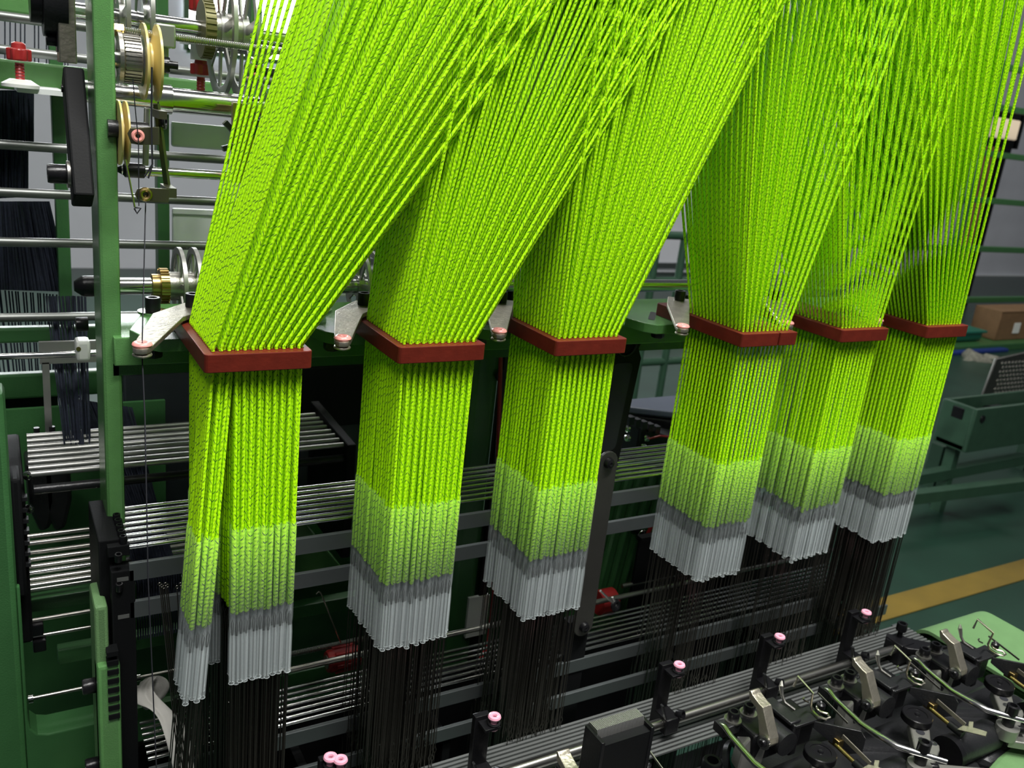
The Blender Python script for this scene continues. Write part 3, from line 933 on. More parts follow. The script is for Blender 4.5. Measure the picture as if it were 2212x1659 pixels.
MB().prism([(-0.4, 0.2), (0.55, -0.4), (1.0, -0.3), (1.0, 0.35), (-0.3, 0.35)], (c.x, YS + 0.5, c.z), (1, 0, 0), (0, 1, 0), 0.08).build('lid', 'darkblue', t, bevel=0.02)
MB().prism([(-0.42, 0.22), (0.55, -0.42), (1.0, -0.32), (1.0, 0.35), (-0.3, 0.35)], (c.x, YS + 0.5, c.z - 0.11), (1, 0, 0), (0, 1, 0), 0.1).build('rim', 'black', t, bevel=0.01)
MB().prism([(-0.38, 0.24), (0.55, -0.36), (1.0, -0.26), (1.0, 0.34), (-0.28, 0.34)], (c.x, YS + 0.5, c.z - 0.5), (1, 0, 0), (0, 1, 0), 0.7).build('base', 'green', t, bevel=0.01)

# green ribbed cover low behind, with cable and clip
a, b = at(1328, 1110, Y=1.4), at(1440, 1110, Y=1.4)
t = thing('ribbed_cover', 'green ribbed cover sheet behind the flat bars between boards three and four', 'cover', (a.x, 1.4, -4.4))
MB().box((a.x - 0.3, 1.55, -4.4), (b.x + 0.9, 1.6, -1.65)).build('sheet', 'green_dark', t)
for k in range(12):
    x = a.x - 0.2 + k * 0.14
    MB().cyl((x + 0.25, 1.54, -1.7), (x, 1.50, -3.6), 0.035, 8).build('rib', 'green_dark', t)
tag(MB().tube([at(1412, 1125, Y=1.35), at(1392, 1170, Y=1.35), at(1372, 1230, Y=1.35), at(1366, 1300, Y=1.35), at(1368, 1340, Y=1.35)], 0.02, 8).build('cable', 'cable'), 'dark red cable curving over the green ribbed cover', 'cable')
c = at(1387, 1153, Y=1.4)
t = thing('cable_clip', 'shiny round clip beside the red cable on the ribbed cover', 'clip', tuple(c))
MB().torus(tuple(c), (0, 1, 0.2), 0.035, 0.012, 16, 8).build('ring', 'steel', t)
MB().cyl((c.x, c.y, c.z), (c.x, 1.55, c.z), 0.03, 12).build('stem', 'black', t)
MB().tube([tuple(c), (c.x + 0.02, c.y - 0.05, c.z - 0.1), (c.x + 0.1, c.y - 0.05, c.z - 0.25)], 0.004, 5).build('tail', 'wirelt', t)
c = at(1300, 1300, Y=1.2)
t = thing('roller_knob', 'dark red roller knob half hidden by the steel strap', 'knob', tuple(c))
MB().cyl((c.x - 0.05, 1.2, c.z), (c.x + 0.12, 1.2, c.z), 0.11, 20).build('drum', 'redknob', t)
MB().cyl((c.x + 0.1, 1.2, c.z), (c.x + 0.2, 1.2, c.z), 0.03, 12).build('hub', 'black', t)
MB().cyl((c.x + 0.2, 1.2, c.z + 0.12), (c.x + 0.9, 1.2, c.z + 0.12), 0.022, 12).build('spindle', 'rod', t)
c = at(1330, 1308, Y=0.9)
t = thing('spring_clamp', 'small black clamp with two wire prongs on the lower grid edge', 'clamp', tuple(c))
MB().torus(tuple(c), (0.3, -1, 0.3), 0.035, 0.02, 16, 8).build('ring', 'black', t)
MB().tube([at(1297, 1276, Y=0.9), tuple(c)], 0.011, 6).build('prong', 'alu', t)
MB().tube([at(1323, 1290, Y=0.9), tuple(c)], 0.009, 6).build('prong', 'alu', t)

# gap between bundles 1 and 2: red knob on threaded spindle, hooked wire
c0, c1 = at(706, 1432, Y=1.15), at(752, 1418, Y=1.15)
t = thing('tensioner', 'red fluted tension knob on threaded spindle left of the second cord bundle', 'knob', (c0.x, 1.15, c0.z))
zc = (c0.z + c1.z) / 2
MB().lathe([(0.075, 0), (0.085, 0.02), (0.085, 0.05), (0.08, 0.06), (0.085, 0.2), (0.08, 0.24), (0.03, 0.25)], (c0.x, 1.15, zc), (1, 0, 0), 18).build('knob_body', 'redknob', t)
kb = t.children[0]
for k in range(6):
    an = k * math.pi / 3
    MB().box((c0.x + 0.05, 1.15 + 0.083 * math.cos(an) - 0.012, zc + 0.083 * math.sin(an) - 0.012), (c0.x + 0.22, 1.15 + 0.083 * math.cos(an) + 0.012, zc + 0.083 * math.sin(an) + 0.012)).build('flute', 'redknob', kb, bevel=0.005)
MB().cyl((c0.x - 0.006, 1.15, zc), (c0.x + 0.001, 1.15, zc), 0.05, 20).build('end_disc', 'brushed', kb)
za = at(700, 1398, Y=1.25).z
def threaded(name, m, parent, a, b, r, pitch):
    mb = MB()
    a, b = V(a), V(b)
    L = (b - a).length
    n = int(L / pitch)
    prof = []
    for k in range(n):
        prof += [(r * 0.86, k * pitch), (r, (k + 0.5) * pitch)]
    mb.lathe(prof, a, b - a, 10)
    return mb.build(name, m, parent)
threaded('spindle', 'rod', t, (c0.x - 0.45, 1.25, za), (c0.x + 0.6, 1.25, za), 0.024, 0.012)
MB().box((c0.x + 0.12, 1.10, zc - 0.5), (c0.x + 0.2, 1.2, zc)).build('stand', 'green_dark', t)
hk = MB().tube([at(683, 1283, Y=1.2), at(688, 1278, Y=1.2), at(693, 1281, Y=1.2), at(706, 1313, Y=1.2), at(720, 1350, Y=1.2), at(736, 1388, Y=1.2)], 0.006, 6)
tag(hk.build('hooked_wire', 'wirelt'), 'thin hooked wire rising above the red tension knob', 'wire')
for i, (py0, Yq, lb) in enumerate(((1300, 1.9, 'green cross bar behind the flat bars, upper of two'), (1440, 1.6, 'green cross bar under the red tension knob, lower of two'))):
    a = at(700, py0, Y=Yq)
    tag(MB().box((-0.6, Yq, a.z - 0.12), (2.2, Yq + 0.1, a.z)).build('cross_bar', 'green_dark', bevel=0.01), lb, 'beam')
t = thing('base_plate', 'dark green base casting under the loom, widened to hide the bright floor', 'base', (1, 2.4, -4.4))
MB().box((-0.2, 2.45, -8.4), (5.3, 2.9, -2.5)).build('casting', 'green_dark', t, bevel=0.04)  # casting widened to darken the view under the loom
MB().prism([(0.4, -2.6), (1.6, -2.6), (1.1, -1.9), (0.9, -1.9)], (0, 2.2, 0), (1, 0, 0), (0, 0, 1), 0.2).build('gusset', 'green', t, bevel=0.02)

# loose heddle wires and white rag by the black holder
for k in range(7):
    px = 345 + (k * 4.2 if k < 5 else k * 7.5)
    a, b = at(px, 1266 + (k % 3) * 3, Y=0.45), at(384 + k * 4, 1640, Y=0.12)
    c = a + (b - a) * 1.3
    mb = MB().tube([a, b, c], 0.0034, 4)
    mb.torus(a + V((0, 0, 0.012)), (0, 1, 0), 0.009, 0.003, 8, 4)
    tag(mb.build('loose_heddle', 'wire'), 'bare leaning heddle wire left of the first bundle, %s from the left' % ORD[k], 'wire', 'bare leaning heddle wires')
def ribbon(name, pts, wid, m, label, cat):
    mb = MB()
    rows = []
    for k, (p, w_, tw) in enumerate(pts):
        p = V(p)
        d = V((math.cos(tw), math.sin(tw) * 0.6, math.sin(tw) * 0.4))
        row = []
        for s in range(7):
            f = s / 6 - 0.5
            row.append(len(mb.v))
            mb.v.append(p + d * (f * w_) + V((0, 0.02 * math.sin(6 * f + k), 0.015 * math.cos(9 * f + 1.3 * k))))
        rows.append(row)
    for a, b in zip(rows, rows[1:]):
        for s in range(6):
            mb.face([a[s], a[s + 1], b[s + 1], b[s]])
    o = mb.build(name, m, smooth=80)
    so = o.modifiers.new('solid', 'SOLIDIFY')
    so.thickness = 0.012 * U
    su = o.modifiers.new('sub', 'SUBSURF')
    su.levels = su.render_levels = 2
    return tag(o, label, cat)
ribbon('cotton_rag', [(at(318, 1468, Y=0.95), 0.16, 0.2), (at(308, 1487, Y=0.9), 0.10, 0.5), (at(312, 1510, Y=0.85), 0.13, 0.3), (at(340, 1530, Y=0.75), 0.14, -0.3), (at(368, 1556, Y=0.62), 0.15, -0.5), (at(384, 1590, Y=0.5), 0.15, -0.2), (at(392, 1625, Y=0.42), 0.12, 0.2), (at(402, 1680, Y=0.35), 0.12, 0.2)], 0.1, 'cloth', 'twisted white cotton rag hanging beside the black comb holder', 'rag')
ribbon('cotton_knot', [(at(300, 1478, Y=1.0), 0.10, 0.9), (at(325, 1470, Y=0.98), 0.14, 0.6), (at(345, 1485, Y=0.96), 0.16, 0.3), (at(338, 1510, Y=0.98), 0.14, 0.2), (at(318, 1532, Y=0.98), 0.06, 0.1)], 0.1, 'cloth', 'crumpled white cloth scrap knotted behind the hanging rag', 'rag')

t = thing('dark_backing', 'added black sheet as dark backing behind the wires of the fourth to last bundles', 'guard', (4.7, 1.2, -4.4))  # added backing: stands in for the darkness among the wires, hides the floor
MB().box((3.95, 1.18, -4.4), (6.6, 1.21, -2.2)).build('sheet', 'black_paint', t, bevel=0.005)
MB().box((3.95, 1.16, -2.22), (6.6, 1.23, -2.18)).build('top_fold', 'black_paint', t)
# ================================================================== front rod with eyelet posts
YR, ZR = -0.30, -2.79
tag(MB().cyl((-0.6, YR, ZR), (5.82, YR, ZR), 0.036, 20).build('front_rod', 'rod'), 'polished steel front rod running along the weaving heads', 'rod')
def eyelet_post(b, double):
    x = BX[b] - 0.33
    t = thing('eyelet_post', 'black post with %s eyelet before the %s cord bundle' % ('two pink' if double else 'a pink', SH[b]), 'eyelet post', (x, YR, ZR), 'black posts with pink eyelets')
    ze = -2.36
    MB().prism([(-0.055, ZR - 0.08), (0.055, ZR - 0.08), (0.055, ze - 0.06), (0.045, ze), (-0.06, ze), (-0.06, ze - 0.05)], (x - 0.01, YR + 0.10, 0), (1, 0, 0), (0, 0, 1), 0.045).build('post', 'black', t, bevel=0.005)
    MB().box((x - 0.065, YR - 0.06, ZR - 0.07), (x + 0.06, YR + 0.10, ZR + 0.06)).build('clamp', 'black', t, bevel=0.012)
    cap_screw((x + 0.06, YR - 0.02, ZR + 0.06), (0.3, -0.8, 0.35), 0.033, 0.05, t, 'clamp_screw')
    MB().box((x - 0.05, YR - 0.02, ze - 0.05), (x + 0.06, YR + 0.12, ze - 0.03)).build('eyelet_shelf', 'black', t, bevel=0.004)
    for k in range(2 if double else 1):
        ex, ey_ = x + 0.03 - 0.045 * k, YR + 0.02 + 0.04 * k
        o2 = MB()
        o2.torus((ex, ey_, ze + 0.022), (0, 0, 1), 0.027, 0.015, 20, 8)
        o2.torus((ex, ey_, ze - 0.058), (0, 0, 1), 0.022, 0.012, 20, 8)
        o2.lathe([(0.022, -0.06), (0.022, 0.02), (0.013, 0.02), (0.013, -0.06)], (ex, ey_, ze), (0, 0, 1), 16, closed=True)
        o2.build('eyelet', 'pink_pale', t)
        eo = [c_ for c_ in t.children if c_.name.startswith('eyelet') and 'shelf' not in c_.name][-1]
        MB().torus((ex, ey_, ze - 0.022), (0, 0, 1), 0.034, 0.008, 18, 6).build('eyelet_ring', 'gunmetal', eo)
    MB().beam((x - 0.055, YR - 0.03, ZR + 0.05), (x - 0.115, YR - 0.03, ZR + 0.19), 0.012, 0.028, (0, 1, 0)).build('wire_finger', 'gunmetal', t)
for b in (1, 2, 3, 4, 5):
    eyelet_post(b, b == 1)

# ================================================================== weaving heads
zq = lambda x, y: (1572 + x / 4.096, 1259 + y / 4.096)
def Zp(x, y, z):
    return at(*zq(x, y), Z=z)
def Yp(x, y, yy):
    return at(*zq(x, y), Y=yy)
HP = {3: 'fourth', 4: 'fifth', 5: 'last', 2: 'third'}
def head(b):
    """modelled at board 5 (index 4)"""
    x = BX[4]
    t = thing('weaving_head', '', 'weaving head', (x, -1.0, -3.3), 'needle weaving heads along the front rod')
    px = x - 0.205
    # lever
    lp = [(1095, 665), (1100, 735), (1160, 805), (1178, 900), (1185, 1020), (1200, 1100), (1240, 1135), (1285, 1110), (1290, 1060), (1262, 960), (1225, 800), (1190, 770), (1130, 700), (1115, 668)]
    lq = [at(*zq(*q), X=4.26) for q in lp]
    lev = [(0.03, -0.055), (0.07, -0.02), (0.065, 0.05), (0.045, 0.16), (0.05, 0.235), (0.085, 0.28), (0.085, 0.345), (-0.03, 0.345), (-0.04, 0.30), (-0.035, 0.24), (-0.03, 0.10), (-0.045, 0.0), (-0.03, -0.045)]
    MB().prism([(q.y, q.z) for q in lq], (4.30, 0, 0), (0, 1, 0), (0, 0, 1), 0.08).build('lever', 'zinc', t, bevel=0.006)
    pv = at(*zq(1238, 1082), X=4.255)
    MB().lathe([(0.046, 0), (0.046, 0.012), (0.03, 0.012)], pv, (-1, -0.1, 0.1), 24).build('lever_washer', 'steel', t)
    MB().lathe([(0.028, 0), (0.028, 0.012), (0.022, 0.02), (0.012, 0.02), (0.01, 0.012), (0.0005, 0.012)], pv + V((-0.014, 0, 0.0)), (-1, -0.1, 0.1), 16).build('lever_screw', 'black', t)
    # bearing block under the lever
    MB().box((px - 0.06, -1.02, -2.62), (px + 0.20, -0.82, -2.40)).build('bearing_block', 'black', t, bevel=0.02)
    MB().cyl((px + 0.16, -1.10, -2.47), (px + 0.16, -0.85, -2.47), 0.085, 24).build('bearing_drum', 'gunmetal', t)
    MB().box((px + 0.22, -1.08, -2.60), (px + 0.29, -0.86, -2.36)).build('side_cheek', 'black', t, bevel=0.012)
    MB().box((px + 0.2, -1.06, -2.37), (px + 0.3, -0.80, -2.345)).build('cheek_cap', 'gunmetal', t, bevel=0.008)
    # textured cover plate
    c = [Zp(1370, 880, -2.37), Zp(1560, 800, -2.37), Zp(1690, 900, -2.37), Zp(1480, 970, -2.37)]
    MB().prism([(q.x, q.y) for q in reversed(c)], (0, 0, -2.37), (1, 0, 0), (0, 1, 0), 0.02).build('cover_plate', 'gunmetal', t, bevel=0.004)
    p0, p1 = Zp(1690, 900, -2.38), Zp(1480, 970, -2.38)
    MB().prism([(0, 0), (0.30, 0), (0.34, -0.05), (0.34, -0.16), (0.24, -0.20), (0, -0.05)], (p0.x - 0.10, p0.y + 0.0, -2.37), (0.75, -0.66, 0), (0, 0, 1), 0.015).build('hanging_plate', 'gunmetal', t, bevel=0.003)
    # spring wire clamp
    w_ = [Zp(1440, 640, -2.20), Zp(1480, 555, -2.12), Zp(1615, 690, -2.15), Zp(1580, 790, -2.30), Zp(1590, 835, -2.34), Zp(1650, 885, -2.34), Zp(1715, 905, -2.34), Zp(1742, 890, -2.335), Zp(1720, 862, -2.335), Zp(1660, 845, -2.335), Zp(1630, 825, -2.335), Zp(1625, 805, -2.335)]
    MB().tube(w_, 0.0085, 8).build('spring_wire', 'wirelt', t)
    q = Zp(1650, 815, -2.35)
    MB().lathe([(0.03, 0), (0.03, 0.03), (0.016, 0.04), (0.0005, 0.03)], q, (0, 0, 1), 14).build('wire_screw', 'black', t)
    # hook strip
    MB().tube([Zp(1328, 600, -2.24), Zp(1325, 640, -2.26), Zp(1335, 720, -2.32), Zp(1360, 775, -2.35), Zp(1440, 832, -2.38)], [0.006, 0.017, 0.011, 0.011, 0.011], 8).build('yarn_hook', 'brushed', t)
    # weft needle
    n_ = [Zp(858, 935, -2.40), Zp(900, 960, -2.40), Zp(960, 1035, -2.42), Zp(1180, 1248, -2.46), Zp(1330, 1350, -2.46), Zp(1500, 1447, -2.46), Zp(1680, 1505, -2.46), Zp(1940, 1582, -2.46)]
    MB().tube(n_, [0.012, 0.02, 0.02, 0.022, 0.027, 0.024, 0.02, 0.017], 12).build('weft_needle', 'steel', t)
    # clevis bracket with two cap screws
    q1, q2 = Zp(955, 905, -2.40), Zp(1070, 855, -2.40)
    MB().prism([(-0.12, -0.02), (0.26, -0.02), (0.26, 0.06), (0.18, 0.08), (0.15, 0.04), (0.06, 0.08), (0.02, 0.05), (-0.12, 0.08)], (q1.x, q1.y - 0.03, -2.44), (1, 0, 0), (0, 1, 0), 0.07).build('clevis', 'gunmetal', t, bevel=0.006)
    for q in (q1, q2):
        MB().lathe([(0.058, 0), (0.058, 0.012), (0.03, 0.012)], (q.x, q.y, -2.405), (0, 0, 1), 20).build('screw_washer', 'brushed', t)
        cap_screw((q.x, q.y, -2.393), (0, 0, 1), 0.04, 0.06, t, 'cap_screw')
    f0 = Zp(1100, 1030, -2.45)
    MB().prism([(-0.09, -0.16), (0.06, -0.22), (0.09, 0.0), (0.06, 0.07), (-0.02, 0.09), (-0.07, 0.02)], (f0.x + 0.02, f0.y, -2.52), (0.9, -0.4, 0), (0.1, 0.15, 1), 0.12).build('shoe', 'grey_arm', t, bevel=0.015)
    # main casting
    MB().prism([(-0.55, -0.05), (-0.1, -0.12), (0.5, -0.1), (0.62, -0.35), (0.55, -0.75), (-0.35, -0.75), (-0.6, -0.4)], (x + 0.03, -0.85, -3.0), (1, 0, 0), (0.15, 1, 0), 0.5).build('casting', 'gunmetal', t, bevel=0.05)
    MB().prism([(-0.28, -0.28), (0.30, -0.22), (0.26, 0.12), (-0.22, 0.12)], (x - 0.05, -1.15, -2.85), (0.9, -0.42, 0), (0, 0.35, 1), 0.2).build('gear_case', 'gunmetal', t, bevel=0.05)
    MB().box((x + 0.02, -1.02, -2.62), (x + 0.30, -0.78, -2.42)).build('needle_block', 'black', t, bevel=0.02)
    # drive barrel
    b0, b1 = Zp(1960, 1500, -2.68), Zp(2180, 1400, -2.68)
    MB().cyl(b0, b0 + (b1 - b0) * 1.6, 0.11, 24).build('drive_barrel', 'gunmetal', t)
    MB().cyl(b0 - (b1 - b0) * 0.1, b0 + (b1 - b0) * 0.05, 0.12, 24).build('barrel_flange', 'black', t)
    # disc and grey arm
    dc = Zp(1680, 1160, -2.50)
    MB().lathe([(0.10, -0.055), (0.105, -0.05), (0.105, -0.005), (0.10, 0.0), (0.07, 0.0), (0.068, -0.006), (0.02, -0.006), (0.016, 0.004), (0.0005, 0.0)], dc, (0, 0, 1), 32).build('disc', 'black', t)
    arm = [Zp(1600, 1215, -2.56), Zp(1750, 1200, -2.56), Zp(1790, 1300, -2.56), Zp(1800, 1400, -2.56), Zp(1875, 1430, -2.56), Zp(1880, 1470, -2.56), Zp(1840, 1560, -2.56), Zp(1800, 1640, -2.56), Zp(1640, 1640, -2.56), Zp(1660, 1480, -2.56)]
    MB().prism([(q.x, q.y) for q in arm], (0, 0, -2.60), (1, 0, 0), (0, 1, 0), 0.075).build('grey_arm', 'grey_arm', t, bevel=0.01)
    s0, s1 = Zp(1690, 1240, -2.56), Zp(1705, 1320, -2.56)
    MB().cyl((s0.x, s0.y, -2.575), (s0.x, s0.y, -2.560), 0.012, 10).cyl((s1.x, s1.y, -2.575), (s1.x, s1.y, -2.560), 0.030, 18).beam((s0.x, s0.y, -2.5665), (s1.x, s1.y, -2.5665), 0.018, 0.012).build('key_slot', 'thread', t)
    for (zx, zy) in ((1720, 1390), (1820, 1420)):
        q = Zp(zx, zy, -2.56)
        MB().lathe([(0.026, 0), (0.026, 0.004), (0.014, 0.004), (0.012, -0.01), (0.0005, -0.01)], (q.x, q.y, -2.562), (0, 0, 1), 16).build('arm_hole', 'steel', t)
    bs = Zp(1700, 1600, -2.54)
    MB().lathe([(0.075, -0.09), (0.078, 0), (0.04, 0)], (bs.x, bs.y, -2.54), (0, 0, 1), 24).build('boss', 'grey_arm', t)
    MB().lathe([(0.042, 0), (0.042, 0.07), (0.038, 0.075), (0.042, 0.08), (0.042, 0.16), (0.025, 0.165), (0.02, 0.13), (0.0005, 0.13)], (bs.x + 0.01, bs.y + 0.01, -2.54), (0, 0, 1), 20).build('stud', 'black', t)
    cap_screw((bs.x + 0.08, bs.y - 0.02, -2.58), (0.8, -0.5, 0), 0.03, 0.06, t, 'set_screw')
    MB().prism([(-0.03, -0.05), (0.45, -0.42), (0.6, -0.2), (0.1, 0.08)], (bs.x, bs.y, -2.65), (1, 0, 0), (0, 1, 0), 0.06).build('lower_arm', 'grey_arm', t, bevel=0.01)
    # latch strip with T end and guide rod
    l0, l1 = Zp(1850, 1040, -2.42), Zp(2100, 1255, -2.46)
    MB().beam(l0, l1, 0.008, 0.03, (0, 0.3, 1)).build('latch_strip', 'zinc', t)
    lt = Zp(2150, 1290, -2.46)
    MB().prism([(-0.07, 0.05), (-0.02, 0.05), (0.0, 0.02), (0.03, 0.05), (0.05, 0.03), (0.015, -0.005), (0.03, -0.03), (0.06, -0.09), (0.03, -0.11), (-0.02, -0.03)], lt, (0.8, -0.2, 0.55), (0.3, 0.95, -0.05), 0.008).build('latch_tab', 'zinc', t)
    r0, r1, r2 = Zp(1790, 1110, -2.50), Zp(1960, 1250, -2.52), Zp(2080, 1345, -2.53)
    MB().cyl(r0, r1, 0.016, 12).build('guide_rod', 'brass', t)
    MB().cyl(r1, r2, 0.028, 16).build('rod_sleeve', 'black', t)
    k0 = Zp(1800, 1060, -2.47)
    MB().box((k0.x - 0.03, k0.y - 0.04, -2.52), (k0.x + 0.03, k0.y + 0.04, -2.46)).build('rod_anchor', 'brass', t, bevel=0.006)
    # slim needle latch
    MB().tube([Zp(1510, 735, -2.34), Zp(1500, 745, -2.34), Zp(1512, 760, -2.36), Zp(1545, 775, -2.37)], 0.006, 6).build('small_hook', 'wirelt', t)
    MB().beam(Zp(1610, 705, -2.36), Zp(1880, 940, -2.40), 0.006, 0.014).build('slide_strip', 'brushed', t)
    return t
h5 = head(4)
h5['label'] = 'black weaving head with bent needle before the fifth cord bundle'
for b in (2, 3, 5):
    h = copy_tree(h5)
    h.location.x += (BX[b] - BX[4]) * U
    h['label'] = 'black weaving head with bent needle before the %s cord bundle' % SH[b]

# bed under the heads
t = thing('head_bed', 'dark cast bed under the row of weaving heads', 'bed', (3.5, -1.1, -4.4))
MB().box((-0.5, -2.6, -3.5), (6.4, -0.55, -3.0)).build('bed_casting', 'gunmetal', t, bevel=0.05)
MB().box((-0.5, -2.6, -4.6), (-0.2, -0.6, -3.5)).build('bed_foot', 'green_dark', t)
MB().box((6.1, -2.6, -8.4), (6.4, -0.6, -3.5)).build('bed_foot', 'green_dark', t)
a, b = at(2130, 1659, Z=-2.75), at(2212, 1630, Z=-2.75)
t = thing('front_cover', 'light green cover edge at the bottom right corner', 'cover', (a.x + 0.3, a.y - 0.3, -3.5))
MB().prism([(0, 0), (1.2, 0.28), (1.3, -0.6), (0.1, -0.7)], (a.x, a.y, -2.85), (1, 0, 0), (0, 1, 0), 0.2).build('cover_top', 'green_light', t, bevel=0.04)
MB().prism([(0.05, -0.02), (1.15, 0.22), (1.2, -0.55), (0.15, -0.65)], (a.x, a.y, -3.2), (1, 0, 0), (0, 1, 0), 0.5).build('cover_base', 'green_light', t)

# teal wheel and clevis of the head before the third/fourth bundle
c = Zp(105, 1570, -2.75)
t = thing('friction_roller', 'teal ringed wheel with black hub left of the fourth weaving head', 'wheel', tuple(c))
MB().torus(c, (0.35, -0.8, 0.5), 0.085, 0.03, 28, 10, 0.7).build('rim', 'teal', t)
MB().lathe([(0.075, -0.03), (0.075, 0.0), (0.04, 0.012), (0.035, 0.03), (0.018, 0.03), (0.015, 0.01), (0.0005, 0.01)], c, (0.35, -0.8, 0.5), 20).build('hub', 'black', t)
MB().lathe([(0.13, -0.06), (0.13, -0.025), (0.10, -0.02)], c, (0.35, -0.8, 0.5), 24).build('backing', 'gunmetal', t)
c = at(1540, 1642, Z=-2.75)
t = thing('hollow_stud', 'black hollow stud at the bottom edge left of the teal wheel', 'stud', tuple(c))
MB().lathe([(0.065, -0.25), (0.07, -0.02), (0.06, 0.0), (0.04, 0.0), (0.036, -0.08), (0.0005, -0.08)], c, (0, 0, 1), 20).build('stud_body', 'black', t)
MB().lathe([(0.08, -0.25), (0.08, -0.2), (0.05, -0.2)], c, (0, 0, 1), 20).build('stud_base', 'gunmetal', t)

# comb pack (ribbed black reed block)
YC = -1.12
a, b = at(1283, 1585, Y=YC), at(1386, 1542, Y=YC)
t = thing('reed_block', 'black ribbed reed block with shiny top standing before the third bundle', 'reed', (a.x, YC, -3.3))
n = 34
for k in range(n):
    x = a.x + (b.x - a.x) * (k + 0.5) / n
    z = (a.z + b.z) / 2 + 0.02
    MB().prism([(-0.10, -0.75), (0.05, -0.75), (0.07, -0.03), (0.05, 0.0), (-0.02, 0.0), (-0.035, -0.03)], (x, YC, z), (0, 1, 0), (0, 0, 1), 0.0065).build('lamella', 'alu', t)
MB().box((a.x, YC - 0.095, z - 0.75), (b.x, YC + 0.045, z - 0.045)).build('reed_core', 'black_paint', t)
MB().box((a.x - 0.02, YC - 0.1, z - 0.76), (a.x + 0.004, YC + 0.06, z - 0.02)).build('end_plate', 'black', t, bevel=0.004)
MB().box((b.x - 0.004, YC - 0.1, z - 0.76), (b.x + 0.02, YC + 0.06, z - 0.02)).build('end_plate', 'black', t, bevel=0.004)

# end plate of the front rod and green rounded cover
c = at(1950, 1375, Y=-0.22)
t = thing('rod_end_bracket', 'black end bracket with upright screw at the right end of the front rod', 'bracket', (5.8, YR, -3.0))
MB().prism([(5.66, 0.06), (5.75, 0.12), (6.25, -0.35), (6.22, -0.45), (5.72, -0.12)], (0, -0.28, -2.76), (1, 0, 0), (0, 1, 0), 0.06).build('plate', 'black', t, bevel=0.01)
MB().box((5.68, YR - 0.07, -3.0), (5.85, YR + 0.1, -2.72)).build('block', 'black', t, bevel=0.01)
cap_screw((5.80, -0.25, -2.66), (0, 0, 1), 0.045, 0.07, t)
MB().cyl((5.80, -0.25, -2.74), (5.80, -0.25, -2.66), 0.022, 12).build('screw_shank', 'black', t)
# cover: extruded rounded hood along X toward the right
ZT = -2.50
p1, p2, p3 = at(1995, 1388, Z=ZT - 0.1), at(2100, 1316, Z=ZT), at(2212, 1372, Z=ZT)
hood = []
y_back, y_front = -0.03, -1.3
prof = [(y_back + 0.02, -3.6), (y_back + 0.03, -3.05)]
for k in range(9):
    an = k / 8 * math.pi / 2
    prof.append((y_back + 0.03 - 0.20 + 0.20 * math.cos(an), -3.05 + 0.20 * math.sin(an)))
prof += [(y_front, -2.85), (y_front - 0.06, -2.91), (y_front - 0.08, -3.6)]
inner = [(y * 0.97 - 0.012, z - 0.03) for (y, z) in prof]
t = thing('hood_cover', 'light green rounded hood cover beyond the last weaving head', 'cover', (6.4, -0.6, -3.6))
xh0, xh1 = at(1992, 1356, Z=-2.86).x, at(2122, 1315, Z=-2.85).x
mb = MB()
n0 = len(mb.v)
m = len(prof)
for x in (xh0, xh1):
    for (y, z) in prof + list(reversed(inner)):
        mb.v.append(V((x, y, z)))
q = 2 * m
for k in range(q):
    k2 = (k + 1) % q
    mb.face([n0 + k, n0 + k2, n0 + q + k2, n0 + q + k])
for k in range(m - 1):
    mb.face([n0 + k, n0 + k + 1, n0 + q - 2 - k, n0 + q - 1 - k])
    mb.face([n0 + q + k, n0 + q + q - 1 - k, n0 + q + q - 2 - k, n0 + q + k + 1])
mb.build('hood', 'green_light', t)
MB().prism([(y * 0.82 - 0.03, z - 0.10) for (y, z) in prof], (xh0 + 0.35, 0, 0), (0, 1, 0), (0, 0, 1), 0.5).build('inner_casing', 'green', t, bevel=0.03)
# ================================================================== upper left: shafts, pulleys, creel
z5 = lambda x, y: (240 + x / 5.53, y / 5.53)
# --- upper drive shaft with wheels
YA = 1.9
zA = at(421, 60, Y=YA).z
rA = 15 * (at(421, 60, Y=YA) - EYE).length / F_PX
xs = lambda px, py, Y: at(px, py, Y=Y).x
t = thing('drive_shaft', 'upper polished drive shaft crossing behind the green post', 'shaft', (0, YA, zA))
MB().cyl((xs(90, 10, YA), YA, zA), (3.2, YA, zA), rA, 28).build('shaft_bar', 'steel', t)
MB().lathe([(rA, 0), (0.17, 0.005), (0.17, 0.07), (rA, 0.075)], (xs(431, 60, YA), YA, zA), (1, 0, 0), 32).build('olive_gear', 'khaki', t)
go = t.children[1]
for k in range(32):
    an = 2 * math.pi * k / 32
    c = V((xs(431, 60, YA) + 0.04, YA + 0.17 * math.cos(an), zA + 0.17 * math.sin(an)))
    MB().beam(c - V((0.03, 0, 0)), c + V((0.03, 0, 0)), 0.012, 0.012, (0, math.cos(an), math.sin(an))).build('gear_tooth', 'khaki', go)
MB().lathe([(rA, 0), (0.11, 0.003), (0.11, 0.2), (rA, 0.21)], (xs(450, 65, YA), YA, zA), (1, 0, 0), 28).build('hub', 'brushed', t)
MB().lathe([(rA, 0), (0.14, 0.003), (0.14, 0.05), (rA, 0.055)], (xs(302, 40, YA), YA, zA), (1, 0, 0), 28).build('collar', 'steel', t)
